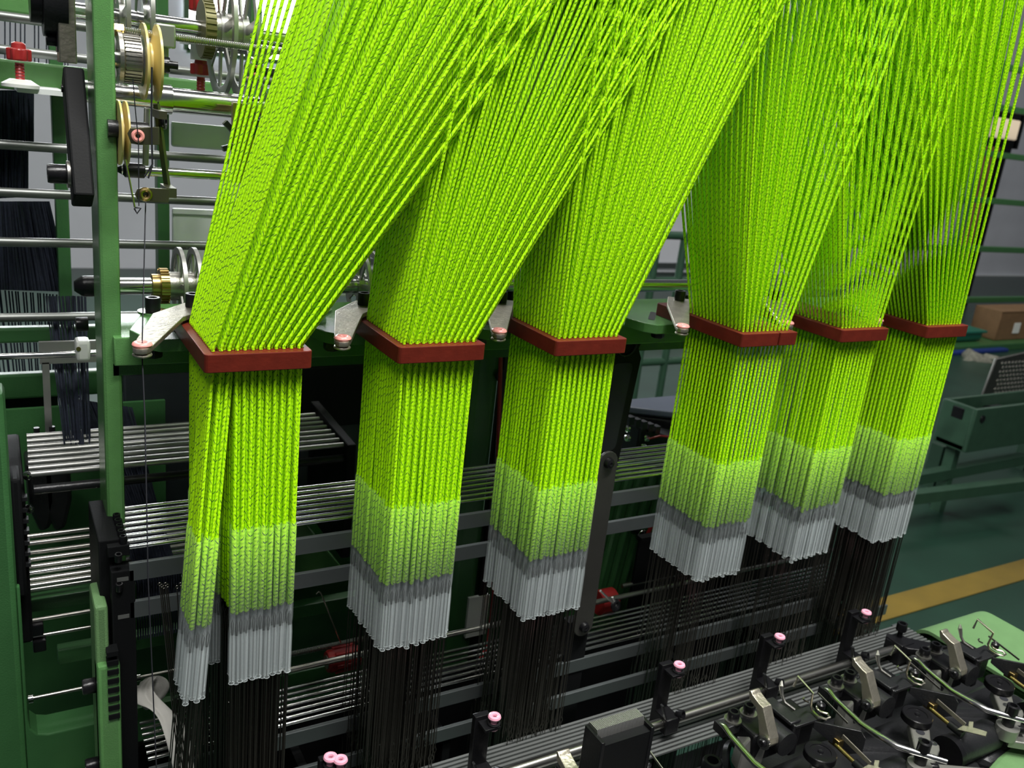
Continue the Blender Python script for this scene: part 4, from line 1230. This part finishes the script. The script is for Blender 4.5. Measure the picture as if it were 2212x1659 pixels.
def wheel(x, Y, z, R, label, spokes=7, gap=0.13):
    t = thing('spoked_wheel', label, 'wheel', (x, Y, z))
    for s in (0, gap):
        mb = MB().lathe([(R, -0.012), (R, 0.012), (R * 0.86, 0.012), (R * 0.82, 0.004), (R * 0.82, -0.004), (R * 0.86, -0.012)], (x + s, Y, z), (1, 0, 0), 40, closed=True)
        fo = mb.build('flange', 'alu', t)
        for k in range(spokes):
            an = 2 * math.pi * k / spokes + 0.3
            d = V((0, math.cos(an), math.sin(an)))
            MB().beam(V((x + s, Y, z)) + d * R * 0.25, V((x + s, Y, z)) + d * R * 0.85, 0.012, R * 0.13, d.cross(V((1, 0, 0)))).build('spoke', 'alu', fo)
        MB().lathe([(R * 0.3, -0.02), (R * 0.3, 0.02), (R * 0.15, 0.02)], (x + s, Y, z), (1, 0, 0), 24).build('hub_plate', 'alu', fo)
    return t
wheel(xs(478, 70, YA), YA, zA, 0.40, 'pair of large spoked aluminium wheels on the upper drive shaft')
wheel(xs(262, 40, YA), YA, zA, 0.33, 'spoked wheel on the upper shaft half hidden behind the green post')

# --- bearing end left of the post
t = thing('shaft_bracket', 'olive steel bracket bar with clamp ring left of the green post', 'bracket', (-0.5, 1.5, 0.8))
a, b = at(152, 137, Y=1.55), at(168, 137, Y=1.55)
MB().box((a.x - 0.06, 1.45, a.z), (b.x - 0.01, 1.62, 2.4)).build('bracket_bar', 'zinc', t, bevel=0.006)
c = at(120, 10, Y=1.6)
MB().lathe([(0.10, 0), (0.19, 0.004), (0.19, 0.12), (0.10, 0.125)], (c.x - 0.07, 1.6, c.z + 0.02), (1, 0, 0), 32).build('clamp_ring', 'gunmetal', t)
MB().lathe([(0.02, 0), (0.13, 0.004), (0.13, 0.06), (0.10, 0.065)], (c.x - 0.13, 1.6, c.z + 0.02), (1, 0, 0), 28).build('hub', 'black', t)
c = at(126, 88, Y=1.55)
MB().box((c.x - 0.01, 1.5, c.z - 0.06), (c.x + 0.08, 1.62, c.z + 0.12)).build('clamp_ear', 'gunmetal', t, bevel=0.006)
cap_screw((c.x - 0.01, 1.55, c.z), (-1, 0, 0), 0.032, 0.05, t)

# --- black crank lever at the left of the post
XL = -0.40
t = thing('crank_lever', 'black square crank lever hanging left of the green post', 'lever', (XL, 0.9, 0.1))
p0, p1 = at(147, 155, X=XL), at(180, 440, X=XL)
p0 = V((XL - 0.02, 1.30, at(147, 160, Y=1.3).z))
p1 = V((XL - 0.02, 0.95, at(180, 435, Y=0.95).z))
MB().beam(p0, p1, 0.10, 0.17, (0, -0.9, -0.4)).build('lever_bar', 'black_paint', t, bevel=0.012)
c = p0 + (p1 - p0) * 0.12
cap_screw((XL - 0.07, c.y, c.z - 0.0), (-1, 0, 0), 0.02, 0.01, t, 'dowel')
c = p0 + (p1 - p0) * 0.80
MB().lathe([(0.07, 0), (0.07, 0.015), (0.03, 0.015)], (XL - 0.07, c.y + 0.02, c.z), (-1, 0, 0), 24).build('washer', 'brushed', t)
cap_screw((XL - 0.085, c.y + 0.02, c.z), (-1, 0, 0), 0.05, 0.09, t)

# --- second, larger shaft
YB = 1.5
cB = at(461, 225, Y=YB)
zB = cB.z
rB = 23 * (cB - EYE).length / F_PX
t = thing('take_up_shaft', 'thick polished shaft with split collar below the spoked wheels', 'shaft', (0, YB, zB))
MB().cyl((xs(344, 205, YB), YB, zB), (3.0, YB, zB), rB, 32).build('shaft_bar', 'steel', t)
MB().cyl((-0.42, YB, zB), (xs(344, 205, YB), YB, zB), rB * 0.86, 32).build('shaft_neck', 'steel', t)
MB().lathe([(rB * 0.8, 0), (rB * 1.18, 0.006), (rB * 1.18, 0.085), (rB * 0.9, 0.09)], (xs(336, 205, YB), YB, zB), (1, 0, 0), 32).build('collar', 'steel', t)

# --- threaded rod and yarn tension pulley
YT = 1.15
a = at(430, 88, Y=YT)
t = thing('threaded_rod', 'long threaded rod crossing in front of the upper drive shaft', 'rod', (0, YT, a.z))
threaded('rod_thread', 'rod', t, (-0.25, YT, a.z), (2.6, YT, a.z), 0.02, 0.011)
q = at(*z5(95, 350), Y=YT)
MB().cyl((-0.25, YT, a.z), (q.x + 0.02, YT, a.z), 0.035, 6).build('end_nut', 'brass', t)
YP = 1.12
c = at(*z5(440, 745), Y=YP)
t = thing('tension_pulley', 'yellow grooved tension pulley with knurled knob beside the green post', 'pulley', tuple(c))
R0 = 0.195
MB().lathe([(R0, 0), (R0, 0.012), (0.10, 0.035), (0.10, 0.045), (R0, 0.068), (R0, 0.08), (0.03, 0.08), (0.03, 0)], (c.x - 0.03, YP, c.z), (1, 0, 0), 40, closed=True).build('grooved_disc', 'yellow', t)
kn = MB().lathe([(0.13, 0), (0.13, 0.02), (0.12, 0.03), (0.12, 0.11), (0.13, 0.12), (0.03, 0.12)], (c.x - 0.15, YP, c.z + 0.005), (1, 0, 0), 40).build('knob', 'brushed', t)
for k in range(36):
    an = 2 * math.pi * k / 36
    e = V((c.x - 0.085, YP + 0.121 * math.cos(an), c.z + 0.005 + 0.121 * math.sin(an)))
    MB().beam(e - V((0.04, 0, 0)), e + V((0.04, 0, 0)), 0.009, 0.009, (0, math.cos(an), math.sin(an))).build('knurl', 'brushed', kn)
MB().cyl((c.x - 0.21, YP, c.z), (c.x - 0.15, YP, c.z), 0.05, 20).build('axle_boss', 'steel', t)
MB().cyl((c.x - 0.22, YP, c.z), (c.x + 0.15, YP, c.z), 0.022, 16).build('axle', 'black', t)
for s in (-1, 1):
    MB().tube([(c.x - 0.18, YP, c.z + s * 0.03), (c.x - 0.185, YP - 0.03, c.z + s * 0.08), (c.x - 0.20, YP - 0.04, c.z + s * 0.12), (c.x - 0.215, YP + 0.02, c.z + s * 0.145)], [0.025, 0.03, 0.028, 0.015], 10).build('wing', 'white', t)
h0, h1 = at(*z5(640, 290), Y=YT), at(*z5(588, 880), Y=YT)
MB().beam((h0.x, YT, h0.z), (h1.x, YT, h1.z), 0.03, 0.06, (1, 0, 0)).build('hanger', 'alu', t, bevel=0.006)
MB().box((h0.x - 0.05, YT - 0.045, a.z - 0.06), (h0.x + 0.05, YT + 0.045, a.z + 0.06)).build('hanger_clamp', 'alu', t, bevel=0.01)
q = at(*z5(655, 775), Y=YT)
cap_screw((q.x - 0.04, YT, q.z), (1, -0.2, 0), 0.042, 0.06, t)

# --- lower yarn guide with pulley
YG = 1.0
c = at(268, 288, Y=YG)
t = thing('yarn_guide', 'olive bent yarn guide with two pink eyelets and yellow pulley', 'yarn guide', (c.x, YG, c.z))
MB().lathe([(0.165, 0), (0.165, 0.01), (0.08, 0.018), (0.08, 0.024), (0.165, 0.034), (0.165, 0.043), (0.02, 0.043), (0.02, 0)], (c.x - 0.03, YG, c.z), (1, 0, 0), 36, closed=True).build('pulley', 'yellow', t)
MB().cyl((c.x - 0.08, YG, c.z + 0.02), (c.x + 0.12, YG, c.z + 0.02), 0.045, 20).build('axle', 'gunmetal', t)
p = [at(px, py, Y=YG - 0.2) for (px, py) in ((275, 288), (282, 276), (344, 274), (344, 313), (300, 313), (283, 310))]
MB().prism([(q.x, q.z) for q in p], (0, YG - 0.2, 0), (1, 0, 0), (0, 0, 1), 0.012).build('upper_plate', 'olive_steel', t, bevel=0.003)
e = at(298, 294, Y=YG - 0.215)
MB().torus(e, (0, -1, 0), 0.022, 0.011, 20, 8).build('upper_eyelet', 'pink', t)
a0, a1 = at(338, 225, Y=YG), at(362, 408, Y=YG - 0.02)
MB().beam(a0, a1, 0.05, 0.014, (0.94, 0.3, 0)).build('arm', 'olive_steel', t)
p = [at(px, py, Y=YG - 0.2) for (px, py) in ((291, 420), (297, 408), (310, 405), (367, 408), (364, 438), (312, 434), (297, 431))]
MB().prism([(q.x, q.z) for q in p], (0, YG - 0.2, 0), (1, 0, 0), (0, 0, 1), 0.012).build('lower_plate', 'olive_steel', t, bevel=0.003)
MB().beam(V((a1.x - 0.01, YG - 0.205, a1.z)), V((a1.x - 0.01, YG + 0.0, a1.z)), 0.05, 0.05).build('lower_lug', 'olive_steel', t)
MB().beam(V((a1.x - 0.05, YG - 0.205, p[3].z - 0.13 + 0.5)), V((a1.x - 0.05, YG + 0.0, p[3].z + 0.37)), 0.04, 0.04).build('upper_lug', 'olive_steel', t)
e = at(314, 420, Y=YG - 0.215)
MB().torus(e, (0, -1, 0), 0.024, 0.013, 20, 8).build('lower_eyelet', 'brass', t)
b0, b1 = at(318, 232, Y=YG + 0.1), at(314, 358, Y=YG + 0.1)
MB().beam(b0, b1, 0.03, 0.03, (0, 1, 0)).build('stay', 'alu', t, bevel=0.008)
e = at(346, 262, Y=YG)
cap_screw((e.x, YG, e.z), (1, -0.4, 0), 0.04, 0.03, t)
# drop wires and threads
for i, (pp, lb) in enumerate((([(271, 345), (291, 448)], 'fine wire hanging slanted from the yellow pulley'),
                             ([(328, 145), (327, 260), (329, 355), (313, 380), (320, 385), (329, 358)], 'fine wire with loop hanging from the upper tension pulley'),
                             ([(287, 170), (293, 245), (299, 300), (300, 445)], 'dark thread running down through the upper pink eyelet'))):
    tag(MB().tube([at(x, y, Y=YG - 0.23) for (x, y) in pp], 0.005 if i < 2 else 0.0028, 5).build('drop_wire', 'wirelt' if i == 0 else 'thread'), lb, 'wire')
tr = MB().tube([at(x, y, Y=YG - 0.23) for (x, y) in ((290, 450), (296, 461), (304, 450), (291, 448))], 0.005, 5)
tag(tr.build('wire_loop', 'thread'), 'tiny triangular wire loop below the slanted hanging wire', 'wire')

# --- plain rods
YE = 1.4
for (px0, px1, py, Y, r, cap, lb) in ((262, 0, 374, 1.4, 0.028, True, 'slim chrome rod with black end cap right of the green post'),):
    a = at(404, 375, Y=Y)
    x0 = xs(262, 370, Y)
    t = thing('chrome_rod', lb, 'rod', (x0, Y, a.z))
    MB().cyl((x0, Y, a.z), (2.4, Y, a.z), r, 18).build('rod_bar', 'steel', t)
    MB().lathe([(0.015, -0.02), (0.03, 0.01), (0.042, 0.02), (0.042, 0.12), (0.036, 0.125)], (x0, Y, a.z), (1, 0, 0), 20).build('end_cap', 'black', t)
YF2 = 1.6
zF = at(300, 618, Y=YF2).z
t = thing('cam_shaft', 'polished shaft with black end cap and brass gear above the support rail', 'shaft', (-0.45, YF2, zF))
x0 = xs(168, 618, YF2)
MB().cyl((x0 + 0.02, YF2, zF), (6.4, YF2, zF), 0.052, 24).build('shaft_bar', 'steel', t)
MB().lathe([(0.03, -0.02), (0.06, 0.02), (0.064, 0.04), (0.064, 0.13), (0.05, 0.135)], (x0, YF2, zF), (1, 0, 0), 24).build('end_cap', 'black', t)
xg = xs(344, 618, YF2)
gb = MB().lathe([(0.05, -0.05), (0.075, -0.045), (0.075, 0.0), (0.105, 0.0), (0.105, 0.05), (0.05, 0.05)], (xg, YF2, zF), (1, 0, 0), 28).build('brass_gear', 'brass', t)
for k in range(26):
    an = 2 * math.pi * k / 26
    e = V((xg + 0.025, YF2 + 0.107 * math.cos(an), zF + 0.107 * math.sin(an)))
    MB().beam(e - V((0.025, 0, 0)), e + V((0.025, 0, 0)), 0.011, 0.012, (0, math.cos(an), math.sin(an))).build('gear_tooth', 'brass', gb)
MB().lathe([(0.05, 0), (0.09, 0.004), (0.09, 0.22), (0.05, 0.225)], (xg + 0.05, YF2, zF), (1, 0, 0), 28).build('hub', 'brushed', t)
wheel(xg + 0.12, YF2, zF, 0.245, 'pair of spoked aluminium wheels above the first red board', 7, 0.09)
wheel(xs(775, 612, YF2), YF2, zF, 0.245, 'pair of spoked aluminium wheels behind the second cord bundle', 7, 0.09)

# --- creel frame: green beams, posts and rods
YC2 = 3.2
t = thing('yarn_creel', 'green creel frame of beams and posts behind the shafts', 'frame', (-1.5, YC2, FZ))
zb0 = at(300, 190, Y=YC2).z
MB().box((-2.2, YC2, zb0 - 0.10), (3.4, YC2 + 0.2, zb0 + 0.10)).build('beam', 'green', t, bevel=0.02)
for px in (117, 345, 545):
    x = xs(px, 100, YC2 + 0.3)
    MB().box((x - 0.04, YC2 + 0.2, FZ), (x + 0.05, YC2 + 0.35, 3.2)).build('post', 'green_dark', t, bevel=0.01)
a = at(80, 30, Y=YC2)
MB().box((-2.2, YC2 - 0.02, a.z - 0.02), (a.x + 0.04, YC2 + 0.1, 2.4)).build('gusset_plate', 'green', t, bevel=0.02)
zl = at(60, 725, Y=YC2).z
MB().box((-2.2, YC2, zl - 0.06), (0.1, YC2 + 0.1, zl + 0.06)).build('lower_beam', 'green_dark', t, bevel=0.02)
zl = at(60, 835, Y=YC2).z
MB().box((-2.2, YC2, zl - 0.1), (0.0, YC2 + 0.1, zl + 0.1)).build('lower_beam', 'green_dark', t, bevel=0.02)
MB().box((-2.2, YC2 + 0.1, zl - 0.62), (-0.45, YC2 + 0.2, zl - 0.1)).build('dark_panel', 'darkpanel', t)
for i, (px, py) in enumerate(((60, 42), (60, 113), (350, 148), (380, 338), (380, 432), (225, 527), (90, 685))):
    Y = 3.0 if i < 3 else 2.8
    a = at(px, py, Y=Y)
    tag(MB().cyl((-2.0 if i in (0, 1, 5, 6, 3, 4) else 0.3, Y, a.z), (3.0 if i not in (0, 1) else 0.2, Y, a.z), 0.032, 14).build('creel_rod', 'rodgrey'),
        ['topmost dull creel rod left of the green post', 'second dull creel rod down behind the red star knob', 'thin creel rod right of the yellow pulley',
         'grey creel rod just above the chrome rod', 'grey creel rod below the chrome rod', 'long grey creel rod above the wheels on the cam shaft',
         'lowest creel rod left of the green post'][i], 'rod')
# pale sheets behind
for i, (x0, x1, y0, y1, lb) in enumerate(((368, 560, 262, 330, 'pale grey sheet panel seen below the take-up shaft'), (370, 560, 448, 640, 'pale grey sheet panel seen above the first board wheels'))):
    a, b = at(x0, y0, Y=3.6), at(x1, y1, Y=3.6)
    t = thing('sheet_panel', lb, 'panel', (a.x, 3.6, b.z))
    MB().box((a.x, 3.55, b.z), (b.x + 1, 3.6, a.z)).build('sheet', 'panel', t, bevel=0.02)
    MB().box((a.x, 3.53, a.z - 0.04), (b.x + 1, 3.55, a.z)).build('top_fold', 'panel', t)
# red star knobs on pale bases
for i, (px, py, lb) in enumerate(((41, 118, 'red star knob on a pale base left of the green post'), (434, 150, 'red star knob under a white collar beside the large wheels'), (433, 12, 'red star knob at the top edge above the olive gear'))):
    Y = 2.6 if i < 2 else 2.2
    c = at(px, py, Y=Y)
    t = thing('star_knob', lb, 'knob', (c.x, Y, c.z - 0.15))
    poly = []
    for k in range(24):
        rr = 0.065 * (1 + 0.16 * math.cos(k * math.pi / 2))
        poly.append((rr * math.cos(k * math.pi / 12), rr * math.sin(k * math.pi / 12)))
    MB().prism(poly, (c.x, Y, c.z), (1, 0, 0), (0, 1, 0), 0.075).build('grip', 'redknob', t, bevel=0.01)
    MB().lathe([(0.045, 0), (0.04, 0.03), (0.02, 0.04)], (c.x, Y, c.z + 0.037), (0, 0, 1), 12).build('tip', 'redknob', t)
    threaded('stem', 'redknob', t, (c.x, Y, c.z - 0.16), (c.x, Y, c.z - 0.03), 0.03, 0.02)
    MB().lathe([(0.11, -0.02), (0.11, 0.0), (0.06, 0.03), (0.02, 0.03)], (c.x, Y, c.z - 0.18), (0, 0, 1), 20).build('base', 'white', t)
    MB().box((c.x - 0.02, Y - 0.03, c.z - 0.23), (c.x + 0.25, Y + 0.6, c.z - 0.195)).build('foot_plate', 'panel', t)
    if i == 1:
        MB().cyl((c.x, Y, c.z + 0.06), (c.x, Y, c.z + 0.17), 0.07, 20).build('white_collar', 'white', t)
# chrome wing clamp left of cords
c = at(548, 152, Y=1.3)
t = thing('wing_clamp', 'chrome winged clamp with pink bore beside the first cord fan', 'clamp', tuple(c))
MB().torus(c, (0.6, -0.8, 0), 0.05, 0.026, 20, 8).build('ring', 'steel', t)
MB().torus(c + V((0, -0.01, 0)), (0.6, -0.8, 0), 0.026, 0.012, 18, 8).build('bore', 'pink', t)
MB().beam(c + V((0.02, 0, 0.05)), c + V((0.09, -0.02, 0.13)), 0.03, 0.06).build('wing', 'steel', t, bevel=0.006)
MB().beam(c + V((0.02, 0, -0.06)), c + V((0.07, -0.02, -0.16)), 0.03, 0.05).build('wing', 'steel', t, bevel=0.006)
MB().cyl(c, c + V((0.2, 0.25, 0)), 0.028, 12).build('stem', 'black', t)
c = at(510, 300, Y=1.2)
t = thing('olive_bracket', 'olive bracket with black claw hidden behind the leftmost cords', 'bracket', tuple(c))
MB().box((c.x - 0.02, 1.2, c.z - 0.25), (c.x + 0.10, 1.24, c.z + 0.2)).build('plate', 'brass', t)
MB().beam(c + V((-0.02, -0.02, 0.04)), c + V((-0.07, -0.02, 0.09)), 0.04, 0.03).build('claw', 'black', t)
MB().beam(c + V((-0.02, -0.02, -0.04)), c + V((-0.08, -0.02, -0.06)), 0.04, 0.03).build('claw', 'black', t)

# --- lower cross rod with white block and metal frame
YW = 2.2
a = at(120, 766, Y=YW)
t = thing('guide_shaft', 'pale steel guide shaft with white plastic block left of the green post', 'shaft', (-1.2, YW, a.z))
MB().cyl((-1.4, YW, a.z), (0.5, YW, a.z), 0.022, 14).build('shaft_bar', 'steel', t)
b0, b1 = at(162, 733, Y=YW), at(195, 775, Y=YW)
MB().box((b0.x, YW - 0.06, b1.z), (b1.x, YW + 0.08, b0.z)).build('plastic_block', 'white', t, bevel=0.02)
MB().lathe([(0.015, 0), (0.015, 0.004), (0.0005, 0.003)], ((b0.x + b1.x) / 2 - 0.03, YW - 0.06, (b0.z + b1.z) / 2 + 0.02), (0, -1, 0), 12).build('pin_hole', 'brass', t)
YW2 = 2.5
b0, b1 = at(84, 742, Y=YW2), at(84, 787, Y=YW2)
t = thing('metal_frame', 'light metal frame with a thin upright leg left of the green post', 'frame', (b0.x, YW2, -2))
MB().box((b0.x, YW2, b1.z), (1.2, YW2 + 0.03, b1.z + 0.06)).build('lower_strip', 'alu', t)
MB().box((b0.x, YW2 + 0.03, b0.z - 0.07), (1.2, YW2 + 0.06, b0.z)).build('upper_strip', 'alu', t)
l0, l1 = at(91, 790, Y=YW2), at(103, 955, Y=YW2)
MB().box((l0.x, YW2, l1.z - 0.1), (l0.x + 0.045, YW2 + 0.03, b1.z + 0.01)).build('leg', 'alu', t)
a, b = at(265, 790, Y=3.0), at(800, 930, Y=3.0)
t = thing('dark_cabinet', 'dark blue-black machine cabinet behind the first and second bundles', 'cabinet', ((a.x + b.x) / 2, 3.2, -4.4))
MB().box((a.x, 3.0, -8.4), (b.x + 0.1, 3.6, a.z)).build('body', 'darkpanel', t, bevel=0.02)
MB().box((a.x, 2.95, a.z), (b.x + 0.1, 3.6, a.z + 0.14)).build('ledge', 'bar', t, bevel=0.01)
MB().box((1.2, 2.97, a.z - 0.65), (b.x, 3.0, a.z - 0.08)).build('door', 'black_paint', t, bevel=0.02)

# --- back guide grid (left of and behind post)
YK = 1.75
t = thing('rear_grid', 'rear grid of pale rods on black side plates behind the green post', 'guide grid', (0, YK, -4.4))
zk = at(100, 985, Y=1.9).z
for k in range(8):
    y = 1.62 + 0.095 * k
    MB().cyl((xs(60, 985, y), y, zk), (1.33, y, zk), 0.019, 10).build('rod', 'alu', t)
MB().cyl((-0.7, 1.6, zk - 0.10), (1.33, 1.6, zk - 0.10), 0.03, 14).build('tie_rod', 'gunmetal', t)
MB().prism([(1.53, zk - 0.9), (2.42, zk - 0.9), (2.42, zk + 0.07), (1.53, zk + 0.03)], (1.36, 0, 0), (0, 1, 0), (0, 0, 1), 0.07).build('side_plate', 'black_paint', t, bevel=0.01)
MB().prism([(1.53, zk - 1.15), (2.0, zk - 1.0), (2.36, zk - 0.5), (2.36, zk + 0.0), (2.2, zk + 0.02), (1.55, zk - 0.02), (1.50, zk - 0.1)], (-0.80, 0, 0), (0, 1, 0), (0, 0, 1), 0.10).build('side_plate', 'black_paint', t, bevel=0.02)
for k in range(7):
    z = zk - 0.10 - k * 0.075
    MB().box((-0.86, 1.47, z - 0.012), (-0.74, 1.53, z + 0.012)).build('edge_tooth', 'gunmetal', t)
for k, (py, m_) in enumerate(((1150, 'alu'), (1165, 'alu'), (1185, 'brass'), (1200, 'alu'), (1215, 'brass'), (1228, 'steel'), (1243, 'alu'), (1255, 'alu'))):
    y = 1.95 - 0.05 * k
    z = at(135, py, Y=y).z
    MB().cyl((-0.76, y, z), (0.6, y, z), 0.017, 10).build('lower_rod', 'rod' if m_ != 'steel' else 'steel', t)
for (px, py) in ((60, 1028), (66, 1100)):
    c = at(px, py, Y=1.5)
    MB().lathe([(0.02, 0), (0.028, 0.01), (0.028, 0.03), (0.012, 0.04)], (c.x - 0.02, 1.5, c.z), (1, -0.4, 0.3), 12).build('screw', 'steel', t)
for i, (px, lb) in enumerate(((85, 'dark rounded counterweight under the rear grid, left one of the pair'), (118, 'dark rounded counterweight under the rear grid, right one of the pair'))):
    a = at(px, 1040, Y=2.5)
    t = thing('counterweight', lb, 'weight', (a.x, 2.5, a.z - 0.3))
    MB().prism([(-0.09, 0.2), (0.10, 0.2), (0.10, -0.1), (0.05, -0.32), (-0.02, -0.34), (-0.08, -0.15)], (a.x, 2.5, a.z), (1, 0, 0), (0, 0, 1), 0.3).build('weight', 'gunmetal', t, bevel=0.03)
    MB().cyl((a.x, 2.5, a.z + 0.15), (a.x, 2.5, zk - 0.02), 0.02, 8).build('stem', 'gunmetal', t)

# --- warp yarn
def sheet(name, p0, p1, p2, p3, Y0, Y1, n, m, label, r=0.006):
    mb = MB()
    rnd = random.Random(len(label))
    for k in range(n):
        f = (k + rnd.uniform(-0.4, 0.4)) / (n - 1)
        a = at(p0[0] + (p1[0] - p0[0]) * f, p0[1] + (p1[1] - p0[1]) * f, Y=Y0 + rnd.uniform(0, 0.15))
        b = at(p2[0] + (p3[0] - p2[0]) * f, p2[1] + (p3[1] - p2[1]) * f, Y=Y1 + rnd.uniform(0, 0.15))
        mb.tube([a, b], r, 4, 0, None, False)
    o = mb.build(name, m, smooth=80)
    o['kind'] = 'stuff'
    return tag(o, label, 'yarn')
sheet('warp_yarn', (-30, 195), (72, 195), (-30, 325), (72, 320), 3.6, 3.6, 90, 'navy', 'dense navy warp yarn hanging at the upper left edge')
sheet('warp_yarn', (-30, 320), (60, 320), (-30, 430), (60, 425), 3.7, 3.7, 90, 'navy', 'dense navy warp yarn between two creel rods at left')
sheet('warp_yarn', (-30, 435), (105, 435), (-30, 625), (150, 630), 3.5, 3.5, 170, 'navy', 'broad dense navy warp yarn sheet above the lowest creel rod')
sheet('warp_yarn', (-20, 30), (150, 60), (-20, 150), (150, 170), 4.5, 4.5, 14, 'navy', 'few navy yarn ends in front of the wall at top left', 0.005)
sheet('warp_yarn', (-20, 625), (170, 640), (10, 860), (170, 860), 3.6, 3.6, 26, 'navy', 'loose navy yarn ends spreading below the lowest creel rod', 0.006)
sheet('warp_yarn', (100, 640), (185, 640), (140, 960), (195, 960), 3.0, 2.0, 24, 'navy', 'navy yarn sheet slanting down behind the green post', 0.005)
sheet('warp_yarn', (150, 860), (285, 880), (262, 1110), (345, 1110), 2.6, 2.0, 70, 'navy', 'navy yarn sheet passing through the rear rod grid', 0.004)
sheet('warp_yarn', (262, 1110), (345, 1110), (300, 1290), (400, 1290), 1.9, 1.2, 50, 'navy', 'navy yarn ends running down to the lamella set', 0.004)
